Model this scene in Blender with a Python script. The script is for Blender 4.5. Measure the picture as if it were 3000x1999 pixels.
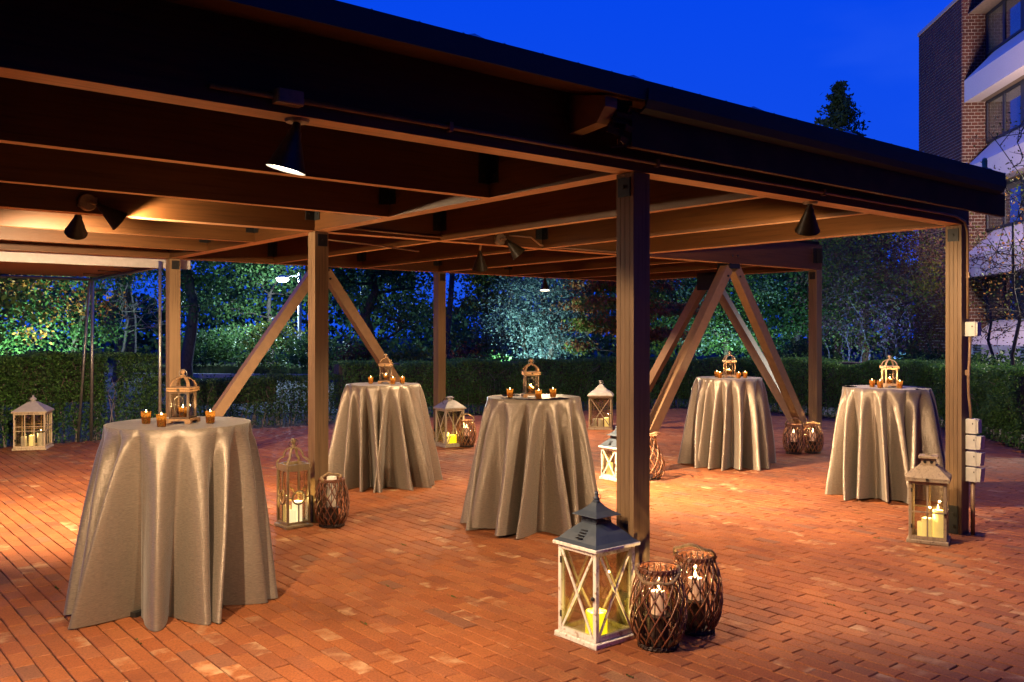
import bpy, math, random
from math import sin, cos, pi, radians, sqrt
from mathutils import Vector, Matrix, noise

sc = bpy.context.scene
for o in list(bpy.data.objects):
    bpy.data.objects.remove(o)
col = sc.collection
R = math.radians

# ------------------------------------------------------------------ camera
CX, CY, CH, YAW, FPX, VH = -3.537, -3.322, 1.602, 0.683, 2636.2, 972.15
cam_data = bpy.data.cameras.new('camera')
cam = bpy.data.objects.new('camera', cam_data)
col.objects.link(cam)
cam.location = (CX, CY, CH)
cam.rotation_euler = (pi / 2, 0, -YAW)
cam_data.sensor_width = 36
cam_data.lens = 36 * FPX / 3000
cam_data.shift_y = (VH - 999.5) / 3000
cam_data.clip_start = 0.1
cam_data.clip_end = 500
sc.camera = cam

# ------------------------------------------------------------------ sky, exposure
SKY_TOP = (0.000, 0.056, 0.84)
SKY_LOW = (0.010, 0.088, 0.82)
SKY_K = 1.0
world = bpy.data.worlds.new('World')
sc.world = world
world.use_nodes = True
wn, wl = world.node_tree.nodes, world.node_tree.links
wn.clear()
w_out = wn.new('ShaderNodeOutputWorld')
w_bg = wn.new('ShaderNodeBackground')
w_tc = wn.new('ShaderNodeTexCoord')
w_sep = wn.new('ShaderNodeSeparateXYZ')
w_ramp = wn.new('ShaderNodeValToRGB')
w_ramp.color_ramp.elements[0].position = 0.0
w_ramp.color_ramp.elements[0].color = SKY_LOW + (1,)
w_ramp.color_ramp.elements[1].position = 0.42
w_ramp.color_ramp.elements[1].color = SKY_TOP + (1,)
w_noise = wn.new('ShaderNodeTexNoise')
w_noise.inputs['Scale'].default_value = 2.2
w_noise.inputs['Detail'].default_value = 4
w_map = wn.new('ShaderNodeMapping')
w_map.inputs['Scale'].default_value = (1, 1, 3.5)
w_mix = wn.new('ShaderNodeMixRGB')
w_mix.blend_type = 'MIX'
w_mr = wn.new('ShaderNodeMapRange')
w_mr.inputs['From Min'].default_value = 0.48
w_mr.inputs['From Max'].default_value = 0.75
w_mr.inputs['To Max'].default_value = 0.6
w_mix.inputs['Color2'].default_value = (0.03, 0.13, 0.92, 1)
wl.new(w_tc.outputs['Generated'], w_sep.inputs[0])
wl.new(w_sep.outputs['Z'], w_ramp.inputs[0])
wl.new(w_tc.outputs['Generated'], w_map.inputs['Vector'])
wl.new(w_map.outputs[0], w_noise.inputs['Vector'])
wl.new(w_noise.outputs['Fac'], w_mr.inputs['Value'])
wl.new(w_mr.outputs[0], w_mix.inputs['Fac'])
wl.new(w_ramp.outputs[0], w_mix.inputs['Color1'])
wl.new(w_mix.outputs[0], w_bg.inputs['Color'])
w_bg.inputs['Strength'].default_value = SKY_K
wl.new(w_bg.outputs[0], w_out.inputs[0])

vs = sc.view_settings
vs.view_transform = 'Standard'
vs.look = 'None'
vs.exposure = 0.0
vs.gamma = 1.0
vs.use_curve_mapping = False
sc.render.engine = 'CYCLES'
cy = sc.cycles
cy.use_denoising = True
try:
    cy.denoiser = 'OPENIMAGEDENOISE'
    cy.denoising_input_passes = 'RGB_ALBEDO_NORMAL'
except Exception:
    pass
cy.max_bounces = 8
cy.diffuse_bounces = 4
cy.glossy_bounces = 3
cy.transmission_bounces = 4
cy.transparent_max_bounces = 16
cy.sample_clamp_indirect = 3.0
cy.caustics_reflective = False
cy.caustics_refractive = False

# lamp strengths (watts) and colours
WARM = (1.0, 0.70, 0.40)
SPOT_W = 400
CANDLE = (1.0, 0.62, 0.25)

# ------------------------------------------------------------------ places
SY, CYW = sin(YAW), cos(YAW)
def ray(u, v):
    r = (u - 1500) / FPX
    return (CYW * r + SY, -SY * r + CYW, (VH - v) / FPX)
def G(u, v, z=0.0):                      # point at height z seen at (u, v) of the 3000 px photograph
    d = ray(u, v)
    k = (z - CH) / d[2]
    return Vector((CX + k * d[0], CY + k * d[1], z))
def D(u, k, z=0.0):                      # point k metres deep
    d = ray(u, 0)
    return Vector((CX + k * d[0], CY + k * d[1], z))
def YP(u, v, Y):                         # point on the plane y = Y
    d = ray(u, v)
    k = (Y - CY) / d[1]
    return Vector((CX + k * d[0], Y, CH + k * d[2]))
def zat(v, k):
    return CH + (VH - v) * k / FPX
def cdir(rt, fw, up):
    return Vector((rt * CYW + fw * SY, -rt * SY + fw * CYW, up)).normalized()
def seen(p, m=0.1):
    dx, dy = p[0] - CX, p[1] - CY
    z = dx * SY + dy * CYW
    if z < 0.5:
        return False
    u = 1500 + FPX * (dx * CYW - dy * SY) / z
    return -3000 * m < u < 3000 * (1 + m)

SX, SYY, HB, PW, JW = 3.737, 3.625, 2.447, 0.127, 0.070   # bay sizes, beam soffit height, post width, joist width
BD = 0.343                                                 # beam depth

# ------------------------------------------------------------------ mesh builder
class MB:
    def __init__(s):
        s.v, s.f, s.mi = [], [], []
    def add(s, vs_, fs_, m=0):
        b = len(s.v)
        s.v.extend([tuple(p) for p in vs_])
        s.f.extend([tuple(i + b for i in f) for f in fs_])
        s.mi.extend([m] * len(fs_))
        return s
    def box(s, c, d, M=None, m=0):
        x, y, z = d[0] / 2, d[1] / 2, d[2] / 2
        P = [Vector((sx * x, sy * y, sz * z)) for sx in (-1, 1) for sy in (-1, 1) for sz in (-1, 1)]
        if M is not None:
            P = [M @ p for p in P]
        c = Vector(c)
        P = [p + c for p in P]
        return s.add(P, [(0, 1, 3, 2), (4, 6, 7, 5), (0, 4, 5, 1), (2, 3, 7, 6), (0, 2, 6, 4), (1, 5, 7, 3)], m)
    def bbox(s, c, d, b=0.004, m=0):      # box with chamfered vertical and top edges
        x, y, z = d[0] / 2, d[1] / 2, d[2] / 2
        P = []
        for zz, q in ((-z, 0), (z - b, 0), (z, b)):
            for px, py in ((-x + q + b, -y + q), (x - q - b, -y + q), (x - q, -y + q + b), (x - q, y - q - b), (x - q - b, y - q), (-x + q + b, y - q), (-x + q, y - q - b), (-x + q, -y + q + b)):
                P.append((px + c[0], py + c[1], zz + c[2]))
        F = []
        for k in (0, 1):
            for i in range(8):
                j = (i + 1) % 8
                F.append((k * 8 + i, k * 8 + j, k * 8 + 8 + j, k * 8 + 8 + i))
        F.append(tuple(range(16, 24)))
        F.append(tuple(reversed(range(0, 8))))
        return s.add(P, F, m)
    def bar(s, p0, p1, w, t, n, m=0):     # rectangular bar from p0 to p1, thickness t along n, width w across
        p0, p1, n = Vector(p0), Vector(p1), Vector(n).normalized()
        a = (p1 - p0).normalized()
        n = (n - a * n.dot(a)).normalized()
        b = a.cross(n)
        P = [q + n * (st * t / 2) + b * (sw * w / 2) for q in (p0, p1) for st, sw in ((-1, -1), (1, -1), (1, 1), (-1, 1))]
        return s.add(P, [(3, 2, 1, 0), (4, 5, 6, 7), (0, 1, 5, 4), (1, 2, 6, 5), (2, 3, 7, 6), (3, 0, 4, 7)], m)
    def tube(s, path, r, seg=8, closed=False, caps=True, m=0):
        n = len(path)
        P = [Vector(p) for p in path]
        rr = r if isinstance(r, (list, tuple)) else [r] * n
        vs_, fs_ = [], []
        up = None
        for i in range(n):
            a = P[(i + 1) % n] - P[i - 1] if closed else P[min(i + 1, n - 1)] - P[max(i - 1, 0)]
            if a.length < 1e-9:
                a = Vector((0, 0, 1))
            a.normalize()
            if up is None:
                up = a.orthogonal().normalized()
            up = up - a * up.dot(a)
            if up.length < 1e-6:
                up = a.orthogonal()
            up.normalize()
            b = a.cross(up)
            for k in range(seg):
                t = 2 * pi * k / seg
                vs_.append(P[i] + (up * cos(t) + b * sin(t)) * rr[i])
        for i in range(n if closed else n - 1):
            for k in range(seg):
                j, k2 = (i + 1) % n, (k + 1) % seg
                fs_.append((i * seg + k, i * seg + k2, j * seg + k2, j * seg + k))
        if not closed and caps:
            fs_.append(tuple(reversed(range(seg))))
            fs_.append(tuple(range((n - 1) * seg, n * seg)))
        return s.add(vs_, fs_, m)
    def lathe(s, prof, seg=16, c=(0, 0, 0), M=None, m=0, caps=True):
        vs_, fs_ = [], []
        for r, z in prof:
            for k in range(seg):
                t = 2 * pi * k / seg
                vs_.append(Vector((r * cos(t), r * sin(t), z)))
        for i in range(len(prof) - 1):
            for k in range(seg):
                k2 = (k + 1) % seg
                fs_.append((i * seg + k, i * seg + k2, (i + 1) * seg + k2, (i + 1) * seg + k))
        if caps:
            fs_.append(tuple(reversed(range(seg))))
            fs_.append(tuple(range((len(prof) - 1) * seg, len(prof) * seg)))
        if M is not None:
            vs_ = [M @ p for p in vs_]
        c = Vector(c)
        return s.add([p + c for p in vs_], fs_, m)
    def loft(s, prof, c=(0, 0, 0), m=0, closed=True):   # square rings (half width, z)
        vs_, fs_ = [], []
        for h, z in prof:
            vs_ += [(c[0] + h * a, c[1] + h * b, c[2] + z) for a, b in ((-1, -1), (1, -1), (1, 1), (-1, 1))]
        for i in range(len(prof) - 1):
            for k in range(4):
                k2 = (k + 1) % 4
                fs_.append((i * 4 + k, i * 4 + k2, i * 4 + 4 + k2, i * 4 + 4 + k))
        if closed:
            fs_.append((3, 2, 1, 0))
            q = (len(prof) - 1) * 4
            fs_.append((q, q + 1, q + 2, q + 3))
        return s.add(vs_, fs_, m)
    def mesh(s, name, mats, smooth=False):
        me = bpy.data.meshes.new(name)
        me.from_pydata(s.v, [], s.f)
        for mm in (mats if isinstance(mats, (list, tuple)) else [mats]):
            me.materials.append(mm)
        if any(s.mi):
            me.polygons.foreach_set('material_index', s.mi)
        if smooth:
            me.polygons.foreach_set('use_smooth', [True] * len(me.polygons))
        me.update()
        return me
    def build(s, name, mats, parent=None, smooth=False, angle=None, loc=None):
        me = s.mesh(name, mats, smooth)
        if angle is not None:
            try:
                me.set_sharp_from_angle(angle=R(angle))
            except Exception:
                pass
        o = bpy.data.objects.new(name, me)
        col.objects.link(o)
        if parent is not None:
            o.parent = parent
        if loc is not None:
            o.location = loc
        return o

def tag(o, label=None, cat=None, group=None, kind=None):
    if label: o['label'] = label
    if cat: o['category'] = cat
    if group: o['group'] = group
    if kind: o['kind'] = kind
    return o
def thing(name, label, cat, loc=(0, 0, 0), rz=0.0, group=None):
    o = bpy.data.objects.new(name, None)
    o.empty_display_size = 0.1
    col.objects.link(o)
    o.location = loc
    o.rotation_euler = (0, 0, rz)
    return tag(o, label, cat, group)
def kids(o, table):
    return table.get(o.name, [])
def copy_tree(o, loc=None, rz=None, label=None, parent=None):
    c = o.copy()
    col.objects.link(c)
    if parent is not None: c.parent = parent
    if loc is not None: c.location = loc
    if rz is not None: c.rotation_euler = (0, 0, rz)
    if label: c['label'] = label
    for ch in [x for x in o.children]:
        copy_tree(ch, parent=c)
    return c
def light(kind, parent, loc, watts, colour, size=0.02, rot=None, angle=None, blend=0.3, name='light'):
    ld = bpy.data.lights.new(name, kind)
    ld.energy = watts
    ld.color = colour
    ld.shadow_soft_size = size
    if kind == 'SPOT':
        ld.spot_size = angle
        ld.spot_blend = blend
    o = bpy.data.objects.new(name, ld)
    col.objects.link(o)
    if parent is not None: o.parent = parent
    o.location = loc
    if rot is not None: o.rotation_euler = rot
    return o

# ------------------------------------------------------------------ materials
def nodes(name):
    m = bpy.data.materials.new(name)
    m.use_nodes = True
    nt = m.node_tree
    return m, nt, nt.nodes['Principled BSDF'], nt.nodes['Material Output']
def tex_noise(nt, scale, detail=4, vec=None, stretch=None, rough=0.55, obj=True):
    tc = nt.nodes.new('ShaderNodeTexCoord')
    n = nt.nodes.new('ShaderNodeTexNoise')
    n.inputs['Scale'].default_value = scale
    n.inputs['Detail'].default_value = detail
    n.inputs['Roughness'].default_value = rough
    src = tc.outputs['Object']
    if stretch:
        mp = nt.nodes.new('ShaderNodeMapping')
        mp.inputs['Scale'].default_value = stretch
        nt.links.new(src, mp.inputs['Vector'])
        src = mp.outputs[0]
    nt.links.new(src, n.inputs['Vector'])
    return n
def ramp(nt, src, stops):
    r = nt.nodes.new('ShaderNodeValToRGB')
    e = r.color_ramp.elements
    while len(e) < len(stops):
        e.new(0.5)
    for i, (p, c) in enumerate(stops):
        e[i].position = p
        e[i].color = tuple(c) + (1,)
    nt.links.new(src, r.inputs[0])
    return r
def bump(nt, src, bsdf, strength=0.3, dist=0.01, prev=None):
    b = nt.nodes.new('ShaderNodeBump')
    b.inputs['Strength'].default_value = strength
    b.inputs['Distance'].default_value = dist
    nt.links.new(src, b.inputs['Height'])
    if prev is not None:
        nt.links.new(prev.outputs[0], b.inputs['Normal'])
    nt.links.new(b.outputs[0], bsdf.inputs['Normal'])
    return b
def mul(c, k):
    return tuple(min(1, x * k) for x in c)
def plain(name, c, rough=0.5, metal=0.0, var=0.18, scale=12, stretch=None, bmp=0.15, bdist=0.004, spec=0.5, coat=0.0):
    m, nt, b, out = nodes(name)
    n = tex_noise(nt, scale, 5, stretch=stretch)
    r = ramp(nt, n.outputs['Fac'], [(0.3, mul(c, 1 - var)), (0.7, mul(c, 1 + var))])
    nt.links.new(r.outputs[0], b.inputs['Base Color'])
    b.inputs['Roughness'].default_value = rough
    b.inputs['Metallic'].default_value = metal
    b.inputs['Specular IOR Level'].default_value = spec
    if bmp:
        bump(nt, n.outputs['Fac'], b, bmp, bdist)
    return m
def timber(name, c, axis, rough=0.48, worn=None):
    st = [26, 26, 26]
    st[axis] = 0.9
    m, nt, b, out = nodes(name)
    n = tex_noise(nt, 2.2, 7, stretch=st, rough=0.65)
    big = tex_noise(nt, 1.3, 3)
    r = ramp(nt, n.outputs['Fac'], [(0.30, mul(c, 0.62)), (0.46, mul(c, 0.95)), (0.72, mul(c, 1.15))])
    mx = nt.nodes.new('ShaderNodeMixRGB')
    mx.blend_type = 'MULTIPLY'
    mx.inputs['Fac'].default_value = 1
    r2 = ramp(nt, big.outputs['Fac'], [(0.3, (0.82, 0.82, 0.82)), (0.7, (1.1, 1.1, 1.1))])
    nt.links.new(r.outputs[0], mx.inputs['Color1'])
    nt.links.new(r2.outputs[0], mx.inputs['Color2'])
    src = mx.outputs[0]
    if worn:                              # rubbed, chipped paint
        w = tex_noise(nt, 40, 6)
        rw = ramp(nt, w.outputs['Fac'], [(0.56, (0, 0, 0)), (0.66, (1, 1, 1))])
        m2 = nt.nodes.new('ShaderNodeMixRGB')
        nt.links.new(rw.outputs[0], m2.inputs['Fac'])
        nt.links.new(src, m2.inputs['Color1'])
        m2.inputs['Color2'].default_value = tuple(worn) + (1,)
        src = m2.outputs[0]
    nt.links.new(src, b.inputs['Base Color'])
    b.inputs['Roughness'].default_value = rough
    b.inputs['Specular IOR Level'].default_value = 0.25
    bump(nt, n.outputs['Fac'], b, 0.35 if rough > 0.4 else 0.12, 0.004)
    return m
def emit(name, c, k):
    m, nt, b, out = nodes(name)
    b.inputs['Base Color'].default_value = tuple(min(1, x) for x in c) + (1,)
    b.inputs['Emission Color'].default_value = tuple(c) + (1,)
    b.inputs['Emission Strength'].default_value = k
    return m
def thin_glass(name, tint=(0.96, 0.96, 0.93), refl=0.06, top=0.6):
    m, nt, b, out = nodes(name)
    nt.nodes.remove(b)
    t = nt.nodes.new('ShaderNodeBsdfTransparent')
    t.inputs[0].default_value = tuple(tint) + (1,)
    g = nt.nodes.new('ShaderNodeBsdfGlossy')
    g.inputs['Roughness'].default_value = 0.03
    f = nt.nodes.new('ShaderNodeLayerWeight')
    f.inputs['Blend'].default_value = 0.25
    mr = nt.nodes.new('ShaderNodeMapRange')
    mr.inputs['To Min'].default_value = refl
    mr.inputs['To Max'].default_value = top
    mx = nt.nodes.new('ShaderNodeMixShader')
    nt.links.new(f.outputs['Fresnel'], mr.inputs['Value'])
    nt.links.new(mr.outputs[0], mx.inputs[0])
    nt.links.new(t.outputs[0], mx.inputs[1])
    nt.links.new(g.outputs[0], mx.inputs[2])
    nt.links.new(mx.outputs[0], out.inputs[0])
    return m
def leafm(name, cols, transl=0.35, rough=0.5):
    m, nt, b, out = nodes(name)
    g = nt.nodes.new('ShaderNodeNewGeometry')
    n = len(cols)
    r = ramp(nt, g.outputs['Random Per Island'], [(i / max(1, n - 1), c) for i, c in enumerate(cols)])
    nt.links.new(r.outputs[0], b.inputs['Base Color'])
    b.inputs['Roughness'].default_value = rough
    b.inputs['Specular IOR Level'].default_value = 0.2
    t = nt.nodes.new('ShaderNodeBsdfTranslucent')
    nt.links.new(r.outputs[0], t.inputs[0])
    mx = nt.nodes.new('ShaderNodeMixShader')
    mx.inputs[0].default_value = transl
    nt.links.new(b.outputs[0], mx.inputs[1])
    nt.links.new(t.outputs[0], mx.inputs[2])
    nt.links.new(mx.outputs[0], out.inputs[0])
    return m

PAINT = (0.172, 0.106, 0.056)
BEAM = (0.092, 0.036, 0.010)           # beam sides, shade put into a darker colour
SOFF = (0.60, 0.345, 0.175)            # undersides, light bounced off the floor put into a paler colour
M = {}
for i, a in enumerate('xyz'):
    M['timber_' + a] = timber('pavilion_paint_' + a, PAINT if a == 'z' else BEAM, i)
    M['under_' + a] = timber('glow_tint_underside_' + a, SOFF, i, 0.6)
M['brace'] = plain('brace_paint', (0.21, 0.122, 0.064), 0.45, scale=6, stretch=(3, 3, 3), var=0.12)
M['dark_trim'] = plain('dark_trim_paint', (0.065, 0.025, 0.007), 0.65, scale=6, var=0.25, spec=0.12)
M['roof'] = plain('roof_metal', (0.012, 0.011, 0.010), 0.6, 0.0, scale=5, var=0.3)
M['dome'] = plain('dome_plastic', (0.10, 0.09, 0.14), 0.2, scale=8, var=0.15)
M['steel'] = plain('black_steel', (0.008, 0.008, 0.009), 0.5, 0.2, scale=30, var=0.4)
M['screw'] = plain('screw_steel', (0.6, 0.58, 0.5), 0.3, 0.8)
M['shade'] = plain('shade_enamel', (0.030, 0.021, 0.012), 0.42, 0.0, scale=30, var=0.3, bmp=0.05, spec=0.25)
M['shade_in'] = plain('shade_inside', (0.75, 0.73, 0.68), 0.4)
M['bulb'] = emit('lamp_bulb', (1.0, 0.86, 0.66), 9)
M['cast'] = plain('cast_box_paint', (0.26, 0.18, 0.11), 0.45, 0.2, scale=40)
M['conduit'] = plain('conduit_paint', (0.24, 0.14, 0.08), 0.4, 0.1, scale=30)
M['white_box'] = plain('white_plastic', (0.50, 0.47, 0.42), 0.45, scale=20, var=0.08)
M['galv'] = plain('galvanised_pipe', (0.25, 0.24, 0.23), 0.38, 0.75, scale=30, var=0.2)
M['canvas'] = plain('awning_canvas', (0.52, 0.33, 0.19), 0.8, scale=30, var=0.1)
M['header'] = plain('header_metal', (0.42, 0.38, 0.36), 0.5, scale=16, var=0.1)
M['soil'] = plain('soil', (0.045, 0.032, 0.024), 0.95, scale=18, var=0.4, bmp=0.8, bdist=0.03)
M['asphalt'] = plain('asphalt', (0.035, 0.040, 0.055), 0.85, scale=40, var=0.25)
M['kerbstone'] = plain('kerbstone', (0.36, 0.36, 0.35), 0.8, scale=15)
M['bark'] = plain('bark', (0.075, 0.058, 0.048), 0.9, scale=9, stretch=(4, 4, 0.7), var=0.45, bmp=0.8, bdist=0.03)
M['bark_pale'] = plain('pale_bark', (0.22, 0.18, 0.16), 0.85, scale=9, stretch=(4, 4, 0.7), var=0.35, bmp=0.6, bdist=0.02)
M['glass'] = thin_glass('lantern_glass', (0.93, 0.91, 0.84), 0.05)
M['clear'] = thin_glass('clear_glass', (0.97, 0.96, 0.94), 0.05)
M['flame'] = emit('candle_flame', (1.0, 0.72, 0.32), 26)
M['wick'] = plain('wick', (0.02, 0.015, 0.01), 0.9)
M['wax'] = plain('cream_wax', (0.62, 0.56, 0.40), 0.5, scale=8, var=0.06, bmp=0.05)
M['wax_white'] = plain('white_wax', (0.74, 0.70, 0.62), 0.5, scale=8, var=0.05, bmp=0.05)
M['rope'] = plain('jute_rope', (0.26, 0.17, 0.09), 0.9, scale=60, var=0.35, bmp=0.5)
M['cane'] = plain('brown_cane', (0.150, 0.052, 0.024), 0.38, scale=40, var=0.4, bmp=0.2)
M['cane_dark'] = plain('dark_cane', (0.035, 0.018, 0.012), 0.5, scale=40, var=0.3)
M['cane_light'] = plain('honey_cane', (0.30, 0.13, 0.055), 0.38, scale=40, var=0.3, bmp=0.2)
M['iron'] = plain('aged_iron', (0.05, 0.042, 0.036), 0.5, 0.6, scale=40)
M['slate_metal'] = plain('slate_painted_metal', (0.045, 0.060, 0.082), 0.5, 0.1, scale=14, var=0.2)
M['zinc'] = plain('weathered_zinc', (0.27, 0.25, 0.23), 0.55, 0.2, scale=12, var=0.25)
M['table_leg'] = plain('table_base', (0.02, 0.02, 0.02), 0.5)
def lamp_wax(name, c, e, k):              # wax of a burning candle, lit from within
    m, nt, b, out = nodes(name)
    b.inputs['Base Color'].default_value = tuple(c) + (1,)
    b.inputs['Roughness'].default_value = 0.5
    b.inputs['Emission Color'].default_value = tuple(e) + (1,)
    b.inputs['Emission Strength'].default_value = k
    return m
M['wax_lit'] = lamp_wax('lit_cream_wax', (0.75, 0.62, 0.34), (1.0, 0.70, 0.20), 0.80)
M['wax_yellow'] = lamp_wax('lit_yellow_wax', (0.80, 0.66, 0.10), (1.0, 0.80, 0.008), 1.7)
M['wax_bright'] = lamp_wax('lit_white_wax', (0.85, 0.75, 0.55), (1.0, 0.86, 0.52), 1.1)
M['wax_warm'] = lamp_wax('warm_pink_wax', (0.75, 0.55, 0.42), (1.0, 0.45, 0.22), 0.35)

def votive_mat():
    m, nt, b, out = nodes('mercury_glass')
    v = nt.nodes.new('ShaderNodeTexVoronoi')
    v.inputs['Scale'].default_value = 95
    tc = nt.nodes.new('ShaderNodeTexCoord')
    nt.links.new(tc.outputs['Object'], v.inputs['Vector'])
    rr = ramp(nt, v.outputs['Distance'], [(0.28, (0, 0, 0)), (0.5, (1, 1, 1))])
    b.inputs['Base Color'].default_value = (0.80, 0.48, 0.16, 1)
    b.inputs['Metallic'].default_value = 0.9
    b.inputs['Roughness'].default_value = 0.22
    t = nt.nodes.new('ShaderNodeBsdfTranslucent')
    t.inputs[0].default_value = (0.95, 0.62, 0.25, 1)
    mr = nt.nodes.new('ShaderNodeMapRange')
    mr.inputs['To Min'].default_value = 0.42
    mr.inputs['To Max'].default_value = 0.85
    mx = nt.nodes.new('ShaderNodeMixShader')
    nt.links.new(rr.outputs[0], mr.inputs['Value'])
    nt.links.new(mr.outputs[0], mx.inputs[0])
    nt.links.new(b.outputs[0], mx.inputs[1])
    nt.links.new(t.outputs[0], mx.inputs[2])
    nt.links.new(mx.outputs[0], out.inputs[0])
    return m
M['mercury'] = votive_mat()

def cloth_mat():
    m, nt, b, out = nodes('champagne_satin')
    c = (0.232, 0.186, 0.146)
    n = tex_noise(nt, 1.0, 3, stretch=(45, 45, 900))
    n2 = tex_noise(nt, 1.0, 3, stretch=(700, 700, 18))
    r = ramp(nt, n.outputs['Fac'], [(0.30, mul(c, 0.62)), (0.5, c), (0.72, mul(c, 1.38))])
    nt.links.new(r.outputs[0], b.inputs['Base Color'])
    b.inputs['Roughness'].default_value = 0.35
    b.inputs['Metallic'].default_value = 0.40
    b.inputs['Sheen Weight'].default_value = 0.25
    b.inputs['Sheen Roughness'].default_value = 0.4
    bp = bump(nt, n.outputs['Fac'], b, 0.40, 0.004)
    wr = tex_noise(nt, 1.0, 4, stretch=(16, 16, 5))
    b2_ = bump(nt, wr.outputs['Fac'], b, 0.35, 0.012, prev=bp)
    bump(nt, n2.outputs['Fac'], b, 0.15, 0.002, prev=b2_)
    return m
M['cloth'] = cloth_mat()

def brick_mat(name, stops, island=True, grain=90, pale=True):
    m, nt, b, out = nodes(name)
    oi = nt.nodes.new('ShaderNodeObjectInfo')
    g = nt.nodes.new('ShaderNodeNewGeometry')
    ad = nt.nodes.new('ShaderNodeMath'); ad.operation = 'ADD'
    fr = nt.nodes.new('ShaderNodeMath'); fr.operation = 'FRACT'
    nt.links.new(oi.outputs['Random'], ad.inputs[0])
    nt.links.new(g.outputs['Random Per Island'], ad.inputs[1])
    nt.links.new(ad.outputs[0], fr.inputs[0])
    r = ramp(nt, fr.outputs[0], stops)
    def wn_(scale, detail, rough=0.6):
        n = nt.nodes.new('ShaderNodeTexNoise')
        n.inputs['Scale'].default_value = scale
        n.inputs['Detail'].default_value = detail
        n.inputs['Roughness'].default_value = rough
        nt.links.new(g.outputs['Position'], n.inputs['Vector'])
        return n
    fine = wn_(grain, 5, 0.75)
    mid = wn_(9, 4)
    big = wn_(1.1, 6, 0.62)
    mx = nt.nodes.new('ShaderNodeMixRGB'); mx.blend_type = 'MULTIPLY'; mx.inputs['Fac'].default_value = 1
    r1 = ramp(nt, fine.outputs['Fac'], [(0.32, (0.50, 0.48, 0.46)), (0.52, (1, 1, 1)), (0.72, (1.25, 1.25, 1.25))])
    nt.links.new(r.outputs[0], mx.inputs['Color1'])
    nt.links.new(r1.outputs[0], mx.inputs['Color2'])
    m2 = nt.nodes.new('ShaderNodeMixRGB'); m2.blend_type = 'MULTIPLY'; m2.inputs['Fac'].default_value = 1
    r2 = ramp(nt, big.outputs['Fac'], [(0.34, (0.68, 0.66, 0.66)), (0.50, (0.96, 0.96, 0.96)), (0.66, (1.12, 1.12, 1.10))])
    nt.links.new(mx.outputs[0], m2.inputs['Color1'])
    nt.links.new(r2.outputs[0], m2.inputs['Color2'])
    src = m2.outputs[0]
    if pale:                              # chalky efflorescence on some bricks
        sel = nt.nodes.new('ShaderNodeMath'); sel.operation = 'MULTIPLY'
        fr2 = nt.nodes.new('ShaderNodeMath'); fr2.operation = 'MULTIPLY'; fr2.inputs[1].default_value = 7.31
        fr3 = nt.nodes.new('ShaderNodeMath'); fr3.operation = 'FRACT'
        nt.links.new(fr.outputs[0], fr2.inputs[0])
        nt.links.new(fr2.outputs[0], fr3.inputs[0])
        s1 = ramp(nt, fr3.outputs[0], [(0.89, (0, 0, 0)), (0.94, (1, 1, 1))])
        s2 = ramp(nt, mid.outputs['Fac'], [(0.46, (0, 0, 0)), (0.66, (0.7, 0.7, 0.7))])
        nt.links.new(s1.outputs[0], sel.inputs[0])
        nt.links.new(s2.outputs[0], sel.inputs[1])
        m3 = nt.nodes.new('ShaderNodeMixRGB')
        m3.inputs['Color2'].default_value = (0.46, 0.29, 0.15, 1)
        nt.links.new(sel.outputs[0], m3.inputs['Fac'])
        nt.links.new(src, m3.inputs['Color1'])
        src = m3.outputs[0]
    nt.links.new(src, b.inputs['Base Color'])
    b.inputs['Roughness'].default_value = 0.72
    b.inputs['Specular IOR Level'].default_value = 0.35
    bp = bump(nt, mid.outputs['Fac'], b, 0.30, 0.010)
    bump(nt, fine.outputs['Fac'], b, 0.45, 0.004, prev=bp)
    return m
M['paver'] = brick_mat('paving_brick', [(0.0, (0.240, 0.069, 0.020)), (0.2, (0.290, 0.090, 0.025)), (0.4, (0.250, 0.074, 0.022)), (0.6, (0.305, 0.102, 0.030)), (0.78, (0.205, 0.060, 0.021)), (0.9, (0.275, 0.092, 0.031)), (1.0, (0.185, 0.075, 0.038))])
M['joint'] = plain('joint_sand', (0.042, 0.019, 0.010), 0.95, scale=60, var=0.4, bmp=0.4)
M['wall_brick'] = brick_mat('wall_brick', [(0.0, (0.066, 0.021, 0.015)), (0.3, (0.085, 0.026, 0.017)), (0.7, (0.055, 0.018, 0.014)), (1.0, (0.10, 0.034, 0.022))], pale=False, grain=30)
M['mortar'] = plain('mortar', (0.27, 0.235, 0.22), 0.9, scale=20)
M['stucco'] = plain('white_stucco', (0.70, 0.64, 0.66), 0.85, scale=30, var=0.06, bmp=0.3)
M['win_frame'] = plain('bronze_window_frame', (0.030, 0.035, 0.060), 0.45, 0.3)
M['curtain'] = plain('beige_curtain', (0.42, 0.36, 0.24), 0.9, scale=6, stretch=(9, 9, 0.3), var=0.25)
M['room'] = plain('dark_room', (0.03, 0.03, 0.035), 0.9)
M['soffit'] = plain('tan_soffit', (0.22, 0.16, 0.12), 0.85)
M['win_glass'] = thin_glass('window_glass', (0.85, 0.87, 0.88), 0.10, 0.32)

# ================================================================== GROUND
def gsheet(name, pts, z, m, label=None):
    mb = MB()
    mb.add([(p[0], p[1], z) for p in pts], [tuple(range(len(pts)))])
    o = mb.build(name, m)
    return tag(o, label, None, None, 'structure')
gsheet('ground', [(-150, -60), (200, -60), (200, 200), (-150, 200)], -0.075, M['soil'], 'dark bare soil around the brick patio')

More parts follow.
